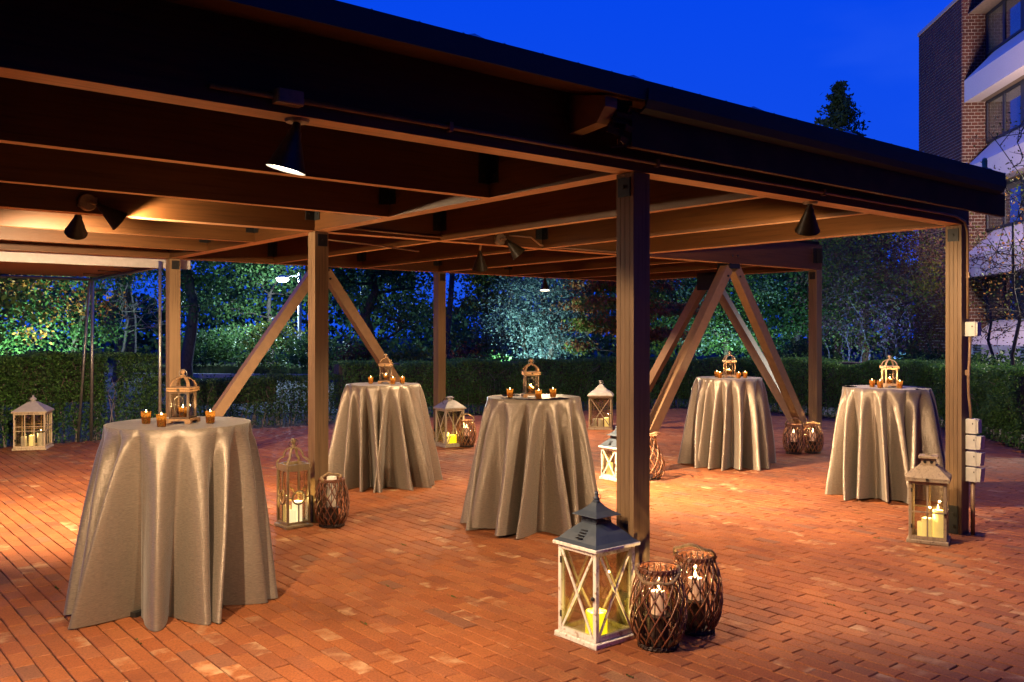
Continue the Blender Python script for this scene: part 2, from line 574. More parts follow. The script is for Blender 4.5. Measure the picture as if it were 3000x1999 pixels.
edge_px = [(-260, 1345), (-120, 1326), (0, 1312), (150, 1300), (300, 1290), (560, 1268), (750, 1256), (972, 1243), (1250, 1224), (1540, 1211), (1800, 1200), (2000, 1197), (2250, 1208), (2430, 1226), (2600, 1238), (2760, 1254), (2870, 1280), (2940, 1304), (3000, 1332), (3130, 1400)]
edge = [G(u, v) for u, v in edge_px]
poly = [(p.x, p.y) for p in edge] + [(12.5, -1.5), (9.5, -7.5), (-9, -7.5), (-9, 8)]
def inside(x, y, P):
    c = False
    j = len(P) - 1
    for i in range(len(P)):
        if (P[i][1] > y) != (P[j][1] > y) and x < (P[j][0] - P[i][0]) * (y - P[i][1]) / (P[j][1] - P[i][1]) + P[i][0]:
            c = not c
        j = i
    return c
patio = gsheet('brick_patio', poly, -0.011, M['joint'], 'red brick patio laid in running bond with sand joints')
rng = random.Random(11)
PX, PY = 0.0955, 0.2015
def paver_mesh(mb, cx, cy, cz, lx, ly, tilt=(0, 0), skew=0.0):
    x, y, b, h = lx / 2, ly / 2, 0.0035, 0.055
    P = []
    for zz, q in ((-h, 0), (-0.0035, 0), (0.0, b)):
        for px, py in ((-x + q, -y + q), (x - q, -y + q), (x - q, y - q), (-x + q, y - q)):
            P.append((cx + px - py * skew, cy + py + px * skew, cz + zz + px * tilt[0] + py * tilt[1]))
    mb.add(P, [(0, 1, 5, 4), (1, 2, 6, 5), (2, 3, 7, 6), (3, 0, 4, 7), (4, 5, 9, 8), (5, 6, 10, 9), (6, 7, 11, 10), (7, 4, 8, 11), (8, 9, 10, 11)])
bricks = []
for i in range(-70, 150):
    x = (i + 0.5) * PX
    off = (i % 2) * PY / 2 + rng.uniform(-0.022, 0.022)
    for j in range(-34, 76):
        y = j * PY + off
        if not seen((x, y), 0.40) or not inside(x, y, poly):
            continue
        dx, dy = x - CX, y - CY
        dep = dx * SY + dy * CYW
        if dep < 3.2:
            continue
        u = 1500 + FPX * (dx * CYW - dy * SY) / dep
        v = VH + FPX * CH / dep
        vis = -20 < u < 3020 and v < 2030
        bricks.append((dep if vis else dep + 100, x, y))
bricks.sort()
shared = []
for k in range(7):
    mb = MB()
    paver_mesh(mb, 0, 0, 0, PX - rng.uniform(0.0048, 0.0075), PY - rng.uniform(0.0028, 0.0058))
    shared.append(mb.mesh('brick', M['paver']))
field = MB()
for n, (dep, x, y) in enumerate(bricks):
    jx, jy, jz = rng.uniform(-0.0012, 0.0012), rng.uniform(-0.0018, 0.0018), rng.uniform(-0.0022, 0.0015)
    t = (rng.uniform(-0.012, 0.012), rng.uniform(-0.008, 0.008))
    if n < 300:
        o = bpy.data.objects.new('brick', shared[rng.randrange(7)])
        col.objects.link(o)
        o.parent = patio
        o.location = (x + jx, y + jy, jz)
        o.rotation_euler = (t[1], -t[0], rng.uniform(-0.008, 0.008))
    else:
        paver_mesh(field, x + jx, y + jy, jz, PX - rng.uniform(0.0048, 0.0075), PY - rng.uniform(0.0028, 0.0058), t, rng.uniform(-0.008, 0.008))
tag(field.build('brick_field', M['paver'], patio), kind='stuff')

# fallen leaves and moss tufts in the joints
def leaf_quad(mb, p, size, rnd, flat=None, m=0, aspect=0.55):
    if flat is None:
        a = Vector((rnd.gauss(0, 1), rnd.gauss(0, 1), rnd.gauss(0, 1))).normalized()
        b = a.orthogonal().normalized()
        b = Matrix.Rotation(rnd.uniform(0, 6.28), 3, a) @ b
        c = a.cross(b)
    else:
        t = rnd.uniform(0, 6.28)
        b = Vector((cos(t), sin(t), rnd.uniform(-flat, flat)))
        c = Vector((-sin(t), cos(t), rnd.uniform(-flat, flat)))
    s = size * rnd.uniform(0.7, 1.3)
    p = Vector(p)
    mb.add([p - b * s * 0.5, p + c * s * aspect * 0.5 - b * s * 0.05, p + b * s * 0.5, p - c * s * aspect * 0.5 - b * s * 0.05], [(0, 1, 2, 3)], m)
M['litter'] = leafm('leaf_litter', [(0.16, 0.09, 0.045), (0.30, 0.17, 0.08), (0.10, 0.06, 0.035), (0.34, 0.22, 0.12)], 0.1, 0.8)
M['moss'] = leafm('moss', [(0.06, 0.085, 0.02), (0.12, 0.12, 0.04)], 0.1, 0.8)
mb = MB()
for k in range(1500):
    i = rng.randrange(1, len(edge) - 1)
    p = edge[i].lerp(edge[i + 1] if i + 1 < len(edge) else edge[i - 1], rng.random())
    d = Vector((CX, CY, 0)) - p
    d.z = 0
    d.normalize()
    q = p + d * rng.gauss(-0.35, 0.45)
    leaf_quad(mb, (q.x, q.y, 0.012 if inside(q.x, q.y, poly) else -0.06 + rng.uniform(0, 0.05)), rng.uniform(0.035, 0.075), rng, 0.35)
for k in range(26):
    q = G(rng.uniform(30, 2980), rng.uniform(1330, 1900))
    leaf_quad(mb, (q.x, q.y, 0.008), rng.uniform(0.015, 0.03), rng, 0.3)
tag(mb.build('fallen_leaves', M['litter']), 'dry brown fallen leaves along the patio edge', None, None, 'stuff')
mb = MB()
for k in range(60):
    dep, x, y = bricks[rng.randrange(0, min(4200, len(bricks)))]
    if dep > 60: continue
    for h in range(rng.randrange(6, 20)):
        leaf_quad(mb, (x + PX / 2 + rng.gauss(0, 0.004), y + rng.gauss(0, 0.03), 0.004), 0.012, rng, None)
tag(mb.build('joint_moss', M['moss']), 'moss and weed tufts growing in the paving joints', None, None, 'stuff')

# road, kerb, verge beyond the hedge
def strip(name, k0, k1, r0, r1, z, m, label):
    P = [Vector((CX, CY, 0)) + Vector((rt * CYW + k * SY, -rt * SY + k * CYW, 0)) for rt, k in ((r0, k0), (r1, k0 - 1), (r1, k1 - 4), (r0, k1))]
    return gsheet(name, P, z, m, label)
strip('road', 19, 34, -26, 8, -0.06, M['asphalt'], 'asphalt car park lane beyond the hedge')
kb = MB()
p0 = Vector((CX, CY, 0)) + Vector((-26 * CYW + 34 * SY, 26 * SY + 34 * CYW, 0))
p1 = Vector((CX, CY, 0)) + Vector((8 * CYW + 30 * SY, -8 * SY + 30 * CYW, 0))
kb.bar(p0 + Vector((0, 0, 0.02)), p1 + Vector((0, 0, 0.02)), 0.18, 0.16, (0, 0, 1))
tag(kb.build('kerb', M['kerbstone']), 'pale concrete kerb on the far side of the lane', None, None, 'structure')
ln = MB()
q0, q1 = p0.lerp(p1, 0.2), p0.lerp(p1, 0.9)
back = Vector((-SY, -CYW, 0))
ln.add([q0 + back * 3.2 + Vector((0, 0, -0.055)), q0 + back * 3.05 + Vector((0, 0, -0.055)), q1 + back * 0.9 + Vector((0, 0, -0.055)), q1 + back * 1.05 + Vector((0, 0, -0.055))], [(0, 1, 2, 3)])
M['line_paint'] = plain('white_road_paint', (0.7, 0.7, 0.7), 0.8)
tag(ln.build('road_line', M['line_paint']), 'thin white painted line on the lane', None, None, 'structure')

# ================================================================== PAVILION
pav = thing('pavilion', 'brown timber pavilion with open joist roof over the brick patio', 'pavilion')
posts = {'P1': (0, 0), 'P2': (0, SYY), 'P3': (0, 2 * SYY), 'P4': (SX, 2 * SYY), 'P5': (2 * SX, SYY), 'P6': (SX, 0), 'Q': (SX, SYY), 'R': (2 * SX, 2 * SYY), 'A0': (-SX, 0), 'A1': (-SX, SYY), 'A2': (-SX, 2 * SYY)}
pr = random.Random(5)
for nm, (x, y) in posts.items():
    core = MB()
    core.box((0, 0, HB / 2 - 0.004), (PW - 0.008, PW - 0.008, HB - 0.01))
    post = core.build('post', M['dark_trim'], pav, loc=(x, y, 0))
    t = PW / 4
    for k in range(4):
        pl = MB()
        pl.bbox((0, -PW / 2 + (k + 0.5) * t, HB / 2 - 0.002), (PW - pr.uniform(0, 0.002), t - 0.0010, HB - 0.006), 0.0011)
        pl.build('plank', M['timber_z'], post)
    st = MB()
    if nm in ('P2', 'P3', 'P4', 'Q', 'R'):
        st.box((0.005, -PW / 2 - 0.004, HB - 0.075), (0.085, 0.008, 0.10))
        st.lathe([(0.009, 0), (0.009, 0.008)], 6, (0.005, -PW / 2 - 0.008, HB - 0.075), Matrix.Rotation(R(90), 3, 'X'))
    else:
        st.box((-PW / 2 - 0.004, 0.0, HB - 0.08), (0.008, 0.085, 0.10))
        st.lathe([(0.010, 0), (0.010, 0.010)], 6, (-PW / 2 - 0.008, 0, HB - 0.08), Matrix.Rotation(R(-90), 3, 'Y'))
    st.build('top_plate', M['steel'], post)
    ft = MB()
    ft.box((-PW / 2 - 0.005, 0.0, 0.115), (0.010, 0.075, 0.22))
    ft.box((-PW / 2 - 0.014, 0.0, 0.07), (0.010, 0.02, 0.02))
    ft.box((-PW / 2 - 0.014, 0.0, 0.16), (0.010, 0.02, 0.02))
    ft.build('foot_plate', M['steel'], post)

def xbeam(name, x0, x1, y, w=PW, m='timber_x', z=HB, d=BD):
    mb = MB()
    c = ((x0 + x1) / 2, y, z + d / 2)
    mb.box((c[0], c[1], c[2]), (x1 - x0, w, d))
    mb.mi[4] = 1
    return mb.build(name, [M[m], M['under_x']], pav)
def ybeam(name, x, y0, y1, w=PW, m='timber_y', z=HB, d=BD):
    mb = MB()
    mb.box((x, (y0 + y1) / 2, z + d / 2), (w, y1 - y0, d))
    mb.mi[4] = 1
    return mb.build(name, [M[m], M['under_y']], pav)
a = PW / 2
# beams along Y run through, beams along X butt between them
ybeam('beam', -SX, -a, 2 * SYY + a)
ybeam('beam', 0, a + 0.001, 2 * SYY - a - 0.001)
ybeam('beam', SX, a + 0.001, 2 * SYY - a - 0.001)
ybeam('beam', 2 * SX, SYY - a, 2 * SYY + a)
xbeam('beam', -SX + a + 0.001, SX + a, 0)
xbeam('beam', -SX + a + 0.001, -a - 0.001, SYY)
xbeam('beam', a + 0.001, SX - a - 0.001, SYY)
xbeam('beam', SX + a + 0.001, 2 * SX - a - 0.001, SYY)
xbeam('beam', -SX + a + 0.001, 2 * SX - a - 0.001, 2 * SYY)
def bracket(x, y, sx, sy):                # black angle bracket in the corner of joist and beam
    mb = MB()
    L, H = 0.085, 0.20
    mb.box((x + sx * L / 2, y + sy * 0.004, HB + 0.085 + H / 2), (L, 0.008, H))
    mb.box((x + sx * 0.004, y + sy * (L / 2 + 0.008), HB + 0.085 + H / 2), (0.008, L, H))
    for dz in (0.05, 0.15):
        mb.lathe([(0.008, 0), (0.006, 0.006)], 6, (x + sx * L * 0.6, y + sy * 0.008, HB + 0.085 + dz), Matrix.Rotation(R(90 * (1 if sy < 0 else -1)), 3, 'X'))
        mb.lathe([(0.008, 0), (0.006, 0.006)], 6, (x + sx * 0.008, y + sy * (L * 0.6 + 0.008), HB + 0.085 + dz), Matrix.Rotation(R(90 * (1 if sx > 0 else -1)), 3, 'Y'))
    mb.build('bracket', M['steel'], pav)
j = JW / 2
for k in (1, 2, 4, 5):                    # left bays: joists along X
    y = k * SYY / 3
    xbeam('joist', -SX + a + 0.001, -a - 0.001, y, JW)
    bracket(-a, y - j, -1, -1)
bracket(-a, SYY - a, -1, -1)
bracket(-a, 2 * SYY - a, -1, -1)
for bx, by in ((0, 0), (0, 1), (1, 1)):   # right bays: joists along Y
    for k in (1, 2):
        x = bx * SX + k * SX / 3
        ybeam('joist', x, by * SYY + a + 0.001, (by + 1) * SYY - a - 0.001, JW)
        bracket(x - j, (by + 1) * SYY - a, -1, -1)
for k in (0, 1, 2):
    bracket((k) * SX - a if k else a, SYY - a, -1 if k else 1, -1)
    bracket((k) * SX - a if k else a, 2 * SYY - a, -1 if k else 1, -1)

# inverted V braces
def brace(p, q, nrm):
    mb = MB()
    mb.bar(p, q, 0.125, 0.115, nrm)
    o = mb.build('brace', M['brace'], pav)
    return o
zt_ = HB - 0.015
for (x0, x1, y) in ((0, SX, 2 * SYY), (SX, 2 * SX, SYY)):
    xm = (x0 + x1) / 2
    brace((x0 + a + 0.07, y, 0.10), (xm - 0.075, y, zt_ - 0.05), (0, 1, 0))
    brace((x1 - a - 0.07, y, 0.10), (xm + 0.075, y, zt_ - 0.05), (0, 1, 0))
    g = MB()
    g.box((xm, y + 0.066, HB - 0.06), (0.34, 0.010, 0.22))
    g.box((xm, y - 0.066, HB - 0.035), (0.20, 0.010, 0.06))
    for s in (-0.05, 0.05):
        g.lathe([(0.016, 0), (0.012, 0.012)], 8, (xm + s, y - 0.071, HB + 0.09), Matrix.Rotation(R(90), 3, 'X'))
        g.lathe([(0.016, 0), (0.012, 0.012)], 8, (xm + s * 2.4, y - 0.058, HB - 0.16), Matrix.Rotation(R(90), 3, 'X'))
    g.build('gusset_plate', M['steel'], pav)
ym = 1.5 * SYY
x = 2 * SX
brace((x, SYY + a + 0.07, 0.10), (x, ym - 0.075, zt_ - 0.05), (1, 0, 0))
brace((x, 2 * SYY - a - 0.07, 0.10), (x, ym + 0.075, zt_ - 0.05), (1, 0, 0))
g = MB()
g.box((x - 0.066, ym, HB - 0.08), (0.010, 0.36, 0.26))
g.build('gusset_plate', M['steel'], pav)

# roof deck, eave, fascia, gutter
EY = -0.34
rf = MB()
zr = HB + BD
def slab(x0, x1, y0, y1, z0, z1):
    rf.box(((x0 + x1) / 2, (y0 + y1) / 2, (z0 + z1) / 2), (x1 - x0, y1 - y0, z1 - z0))
slab(-SX - 0.3, SX + 0.04, 0.02, SYY + 0.0, zr + 0.002, zr + 0.05)
slab(-SX - 0.3, 2 * SX + 0.1, SYY + 0.001, 2 * SYY + 0.12, zr + 0.002, zr + 0.05)
# sloping eave strip in front of the front beam
rf.add([(-SX - 0.3, 0.02, zr + 0.002), (SX + 0.04, 0.02, zr + 0.002), (SX + 0.04, EY, zr - 0.065), (-SX - 0.3, EY, zr - 0.065),
        (-SX - 0.3, 0.02, zr + 0.05), (SX + 0.04, 0.02, zr + 0.05), (SX + 0.04, EY, zr - 0.01), (-SX - 0.3, EY, zr - 0.01)],
       [(0, 1, 2, 3), (7, 6, 5, 4), (0, 4, 5, 1), (1, 5, 6, 2), (2, 6, 7, 3), (3, 7, 4, 0)])
rf.build('roof_deck', M['dark_trim'], pav)
dr = MB()
dr.box((-0.075 - 0.06, EY - 0.006, zr - 0.018), (2 * SX + 0.34, 0.010, 0.095))
dr.build('drip_edge', M['roof'], pav)
sk = MB()
for k in range(34):
    x = -3.3 + k * 0.215
    sk.lathe([(0.0075, -0.002), (0.0075, 0.003), (0.003, 0.008)], 6, (x, EY + 0.004, zr + 0.001 + 0.03))
sk.build('roof_screws', M['screw'], pav)
FY, FX0, FX1 = -0.285, -0.33, SX + 0.145
fz0, fz1 = HB + 0.053, HB + 0.225
fb = MB()
fb.box(((FX0 + FX1) / 2, FY, (fz0 + fz1) / 2), (FX1 - FX0, 0.035, fz1 - fz0))
fb.build('fascia_board', M['dark_trim'], pav)
gt = MB()
gp = [(-0.02, 0.0), (-0.060, 0.02), (-0.080, 0.06), (-0.083, 0.115), (-0.074, 0.115), (-0.071, 0.065), (-0.054, 0.03), (-0.02, 0.012)]
n = len(gp)
vs_ = [(FX0 + 0.05, FY + y, fz1 - 0.005 + z) for y, z in gp] + [(FX1 - 0.13, FY + y, fz1 - 0.015 + z * 0.92) for y, z in gp]
gt.add(vs_, [(i, (i + 1) % n, n + (i + 1) % n, n + i) for i in range(n)] + [tuple(reversed(range(n))), tuple(range(n, 2 * n))])
gt.build('gutter', M['roof'], pav)
lk = MB()                                 # lookout block left bare where the fascia ends
lk.add([(-0.52, -0.064, HB + 0.13), (-0.52, -0.064, zr - 0.02), (-0.52, -0.31, zr - 0.075), (-0.52, -0.31, HB + 0.22), (-0.52, -0.25, HB + 0.15),
        (-0.44, -0.064, HB + 0.13), (-0.44, -0.064, zr - 0.02), (-0.44, -0.31, zr - 0.075), (-0.44, -0.31, HB + 0.22), (-0.44, -0.25, HB + 0.15)],
       [(0, 1, 2, 3, 4), (9, 8, 7, 6, 5), (0, 5, 6, 1), (1, 6, 7, 2), (2, 7, 8, 3), (3, 8, 9, 4), (4, 9, 5, 0)])
lk.build('lookout_block', M['brace'], pav)
rg = MB()                                 # splintered end of the fascia
for k in range(26):
    z = pr.uniform(fz0 + 0.01, fz1 + 0.05)
    L = pr.uniform(0.03, 0.14)
    rg.bar((FX0 + 0.02, FY + pr.uniform(-0.015, 0.015), z), (FX0 - L, FY + pr.uniform(-0.03, 0.03), z + pr.uniform(-0.03, 0.03)), pr.uniform(0.006, 0.03), 0.006, (0, 1, 0.2))
rg.build('splintered_wood', M['dark_trim'], pav)
for k in range(-3, 3):                    # plastic domes in the roof, one per joist bay
    x = (k + 0.5) * SX / 3
    dm = MB()
    sec = [(-0.52, 0.0), (-0.36, 0.15), (-0.10, 0.345), (0.0, 0.375), (0.14, 0.33), (0.36, 0.17), (0.52, 0.0)]
    rings = []
    for yy, s in ((0.36, 0.05), (0.48, 0.85), (0.58, 1.0), (2.6, 1.0), (2.9, 0.05)):
        rings.append([(x + q * (0.75 + 0.25 * s), yy, zr + 0.05 + h * s) for q, h in sec])
    vs_ = [p for r_ in rings for p in r_]
    n = len(sec)
    fs_ = [(i * n + q, i * n + q + 1, (i + 1) * n + q + 1, (i + 1) * n + q) for i in range(len(rings) - 1) for q in range(n - 1)]
    dm.add(vs_, fs_)
    dm.build('roof_dome', M['dome'], pav, smooth=True)

# beacon on the roof corner
bc = thing('beacon_lamp', 'small amber jar lamp on a box at the roof corner beside the building', 'lamp', (SX - 0.02, -0.22, zr - 0.04))
mb = MB(); mb.box((0, 0, 0.06), (0.075, 0.075, 0.11)); mb.build('box', M['white_box'], bc)
mb = MB(); mb.lathe([(0.022, 0.115), (0.022, 0.13), (0.019, 0.135), (0.021, 0.175), (0.016, 0.195), (0.004, 0.203)], 12)
mb.build('amber_jar', plain('amber_glass', (0.75, 0.42, 0.12), 0.3), bc, smooth=True)

# ------------------------------------------------------------------ conduits and boxes
def conduit(label, path, r=0.011, clips=(), mat='conduit'):
    o = thing('conduit', label, 'conduit')
    mb = MB(); mb.tube(path, r, 8); mb.build('pipe', M[mat], o, smooth=True)
    for p in clips:
        c = MB(); c.box(p, (0.02, 0.034, 0.040)); c.build('clip', M['conduit'], o)
    return o
y = -a - 0.013
conduit('long painted conduit clipped along the outer face of the front beam', [(-2.32, y, HB + 0.055), (-0.3, y, HB + 0.055), (3.30, y, HB + 0.055), (3.55, y, HB + 0.05), (3.70, y, HB + 0.02), (3.745, y, HB - 0.06), (3.75, y, 1.70)], 0.011, [(-1.25, y, HB + 0.055), (0.1, y, HB + 0.055), (1.7, y, HB + 0.055), (3.75, y, 2.05)])
jb = thing('junction_box', 'small square box on the front beam conduit above the nearest spotlight', 'junction box', (-2.02, -a - 0.03, HB + 0.055))
mb = MB(); mb.bbox((0, 0, 0), (0.11, 0.055, 0.055), 0.005); mb.build('housing', M['cast'], jb)
mb = MB(); mb.box((0, -0.030, 0), (0.10, 0.004, 0.048)); mb.build('cover', M['cast'], jb)
yb = SYY - a - 0.013
conduit('thin conduit along the beam right of the tan middle post', [(0.10, yb, HB + 0.045), (1.0, yb, HB + 0.03), (1.55, yb, HB + 0.03), (1.80, yb, HB + 0.10)], 0.009)
conduit('bent conduit running right from the double spotlight on the middle beam', [(2.02, yb, HB + 0.10), (2.30, yb, HB + 0.10), (2.42, yb, HB + 0.03), (2.52, yb, HB + 0.018), (3.62, yb, HB + 0.018)], 0.009)
conduit('thin conduit crossing below the far joists left of centre', [(0.10, SYY + 0.35, HB - 0.012), (0.9, SYY + 0.6, HB - 0.012), (1.6, SYY + 0.9, HB - 0.012)], 0.008)

yp = -a
conduit('grey conduit bowing down the far right post between switch box and outlet boxes', [(SX + 0.012, yp - 0.03, 1.565), (SX + 0.012, yp - 0.03, 1.47), (SX + 0.005, yp - 0.03, 1.40), (SX - 0.002, yp - 0.025, 1.25), (SX, yp - 0.025, 1.12), (SX + 0.02, yp - 0.03, 0.99), (SX + 0.026, yp - 0.03, 0.915)], 0.012, [(SX - 0.002, yp - 0.02, 1.28)])
conduit('thick conduit stub from the lowest outlet box into the bricks', [(SX + 0.030, yp - 0.045, 0.42), (SX + 0.030, yp - 0.045, 0.0)], 0.017)
conduit('thin dark conduit close behind the thick one at the far right post', [(SX + 0.075, yp + 0.03, 1.5), (SX + 0.078, yp + 0.02, 0.8), (SX + 0.078, yp + 0.02, 0.0)], 0.010)
def wallbox(name, label, z0, z1, hood, dx=0.03):
    o = thing(name, label, 'electrical box', (SX + dx, yp, z0), 0)
    h = z1 - z0
    mb = MB(); mb.bbox((0, -0.045, h / 2), (0.075, 0.085, h), 0.006)
    mb.build('housing', M['white_box'], o)
    mb = MB()
    if hood:
        mb.add([(-0.036, -0.089, 0.006), (0.036, -0.089, 0.006), (0.036, -0.115, 0.004), (-0.036, -0.115, 0.004), (-0.036, -0.089, h - 0.004), (0.036, -0.089, h - 0.004), (0.036, -0.125, h - 0.004), (-0.036, -0.125, h - 0.004)],
               [(3, 2, 1, 0), (4, 5, 6, 7), (0, 1, 5, 4), (1, 2, 6, 5), (2, 3, 7, 6), (3, 0, 4, 7)])
    else:
        mb.box((0, -0.094, h / 2), (0.066, 0.010, h * 0.9))
    mb.build('cover', M['white_box'], o)
    mb = MB(); mb.box((-0.039, -0.07 if hood else -0.06, h * 0.68), (0.004, 0.006, 0.012)); mb.build('latch', M['steel'], o)
    return o
wallbox('switch_box', 'white switch box high on the far right post, halfway up', 1.566, 1.68, False, 0.02)
wallbox('outlet_box', 'plain flat-covered outlet box, topmost of the four low on the far right post', 0.80, 0.915, False)
wallbox('outlet_box', 'hooded outlet box directly under the plain one on the far right post', 0.675, 0.787, True)
wallbox('outlet_box', 'middle hooded outlet box between two others on the far right post', 0.547, 0.657, True)
wallbox('outlet_box', 'lowest hooded outlet box on the far right post above the conduit stub', 0.422, 0.535, True)

# ------------------------------------------------------------------ spotlights
def head(parent, loc, aim, watts, lit=True, angle=150, size=0.03, k=1.0, blend=0.35):
    q = Vector(aim).normalized().to_track_quat('-Z', 'Y')
    mb = MB()
    prof = [(0.014, 0.0), (0.020, -0.03), (0.026, -0.035), (0.030, -0.062), (0.040, -0.085), (0.072, -0.175), (0.079, -0.190), (0.081, -0.194)]
    mb.lathe([(r * k, z * k) for r, z in prof], 24, caps=False)
    inner = [(0.078, -0.194), (0.069, -0.174), (0.038, -0.088), (0.0, -0.070)]
    mb.lathe([(r * k, z * k) for r, z in inner], 24, m=1, caps=False)
    h = mb.build('shade', [M['shade'], M['shade_in']], parent, smooth=True, loc=loc)
    h.rotation_mode = 'QUATERNION'
    h.rotation_quaternion = q
    bl = MB()
    bl.lathe([(0.001, -0.186 * k), (0.045 * k, -0.187 * k), (0.066 * k, -0.183 * k), (0.070 * k, -0.174 * k)], 16, caps=False)
    bl.build('bulb', M['bulb'] if lit else M['shade_in'], h, smooth=True)
    if watts:
        light('SPOT', h, (0, 0, -0.192 * k), watts, WARM, size, angle=R(angle), blend=blend, name="spot_beam")
    return h
def plate(parent, loc, nrm, r=0.055):
    mb = MB()
    Mx = Vector(nrm).to_track_quat('Z', 'Y').to_matrix()
    mb.lathe([(r, 0), (r, 0.022), (r * 0.9, 0.030), (r * 0.25, 0.032), (r * 0.22, 0.045)], 20, loc, Mx)
    for k in (0.5, 3.6):
        p = Vector(loc) + Mx @ Vector((cos(k) * r * 1.02, sin(k) * r * 1.02, 0.012))
        mb.box(p, (0.018, 0.018, 0.018))
    mb.build('mounting_plate', M['cast'], parent, smooth=True, angle=40)
def arm(parent, p, q, r=0.011):
    mb = MB(); mb.tube([p, q], r, 8); mb.build('swivel_arm', M['cast'], parent, smooth=True)

p = G(868, 352, HB)
p = Vector((p.x, 0.0, HB))
s1 = thing('spotlight', 'lit cone spotlight under the front beam, nearest and largest in view', 'spotlight', p, 0, 'cone spotlights on the pavilion')
mb = MB(); mb.lathe([(0.045, -0.012), (0.05, 0.0)], 16); mb.build('mounting_plate', M['cast'], s1)
head(s1, (0, 0, -0.012), cdir(-0.24, 0.0, -1), SPOT_W * 0.7)

p = YP(255, 594, SYY - a)
s2 = thing('spotlight', 'double spotlight with round plate on the beam at far left', 'spotlight', p, 0, 'cone spotlights on the pavilion')
plate(s2, (0, -0.001, 0), (0, -1, 0), 0.062)
arm(s2, (0.01, -0.04, 0), (0.045, -0.075, -0.015))
head(s2, (0.045, -0.075, -0.015), cdir(0.62, 0.52, -0.56), SPOT_W * 0.9)
arm(s2, (0.005, PW + 0.0, 0.0), (0.0, PW + 0.10, -0.05))
head(s2, (0.0, PW + 0.10, -0.05), Vector((0.25, 2.6, -2.4)), SPOT_W * 6.5, angle=132, blend=0.9)

p = YP(1462, 702, SYY - a)
s4 = thing('spotlight', 'double spotlight with slotted plate on the middle beam near the front post', 'spotlight', p, 0, 'cone spotlights on the pavilion')
plate(s4, (0, -0.001, 0), (0, -1, 0), 0.062)
arm(s4, (0.01, -0.04, 0.01), (0.045, -0.06, -0.005))
head(s4, (0.045, -0.06, -0.005), Vector((1.9, -1.1, -2.45)), SPOT_W * 7.5, angle=88, blend=0.95)
arm(s4, (-0.12, PW + 0.0, 0.0), (-0.10, PW + 0.05, -0.10))
head(s4, (-0.10, PW + 0.05, -0.10), cdir(0.0, 0.35, -1), SPOT_W * 0.9)

p = G(2360, 594, HB)
s5 = thing('spotlight', 'dark cone spotlight under the front beam near the far right post', 'spotlight', (p.x, 0, HB), 0, 'cone spotlights on the pavilion')
mb = MB(); mb.lathe([(0.045, -0.012), (0.05, 0.0)], 16); mb.build('mounting_plate', M['cast'], s5)
head(s5, (0, 0, -0.012), cdir(0.10, 0.66, -1), SPOT_W * 1.5)

p = YP(1596, 812, 2 * SYY)
s6 = thing('spotlight', 'small lit spotlight hanging under the farthest beam', 'spotlight', (p.x, 2 * SYY, HB), 0, 'cone spotlights on the pavilion')
mb = MB(); mb.lathe([(0.045, -0.012), (0.05, 0.0)], 16); mb.build('mounting_plate', M['cast'], s6)
head(s6, (0, 0, -0.012), cdir(0, -0.16, -1), SPOT_W * 2.2)
# two more fixtures of the same row, just left of the frame
s7 = thing('spotlight', 'cone spotlight at the left end of the front beam', 'spotlight', (-SX + 0.5, 0, HB), 0, 'cone spotlights on the pavilion')
mb = MB(); mb.lathe([(0.045, -0.012), (0.05, 0.0)], 16); mb.build('mounting_plate', M['cast'], s7)
head(s7, (0, 0, -0.012), Vector((0.80, 0.28, -1)), SPOT_W * 1.9, angle=94, blend=0.15)

# ------------------------------------------------------------------ awning beyond the left post
aw = thing('awning', 'canvas awning on galvanised pipe frame beyond the left rear post', 'awning')
mb = MB(); mb.box((-2.2, 7.56, HB - 0.015), (5.0, 0.05, 0.16)); mb.build('header', M['header'], aw)
cv = MB()
cv.add([(-6, 7.60, HB - 0.035), (0.10, 7.60, HB - 0.035), (0.06, 10.86, HB - 0.04), (-6, 10.86, HB - 0.04), (-6, 7.60, HB - 0.028), (0.10, 7.60, HB - 0.028), (0.06, 10.86, HB - 0.032), (-6, 10.86, HB - 0.032)],
       [(3, 2, 1, 0), (4, 5, 6, 7), (0, 1, 5, 4), (1, 2, 6, 5), (2, 3, 7, 6), (3, 0, 4, 7)])
cv.build('canvas', M['canvas'], aw)
def pipe(name, pth, r=0.024):
    mb = MB(); mb.tube(pth, r, 10); mb.build(name, M['galv'], aw, smooth=True)
pipe('pipe_rail', [(-6, 10.88, HB - 0.075), (0.04, 10.88, HB - 0.075)])
pipe('pipe_rail', [(0.04, 10.88, HB - 0.075), (-0.06, 7.62, HB - 0.075)])
pipe('pipe_leg', [(0.04, 10.87, HB - 0.075), (0.02, 10.87, -0.01)])
pipe('pipe_leg', [(-0.02, 10.80, HB - 0.10), (-0.14, 10.95, -0.01)], 0.020)
pipe('pipe_leg', [(-0.085, 7.45, HB - 0.02), (-0.085, 7.45, 0.0)], 0.018)
for yy in (8.4, 9.2, 10.0):
    pipe('pipe_batten', [(-0.5 + 0.02 * yy, yy, HB - 0.05), (-0.02, yy + 0.05, HB - 0.05)], 0.010)

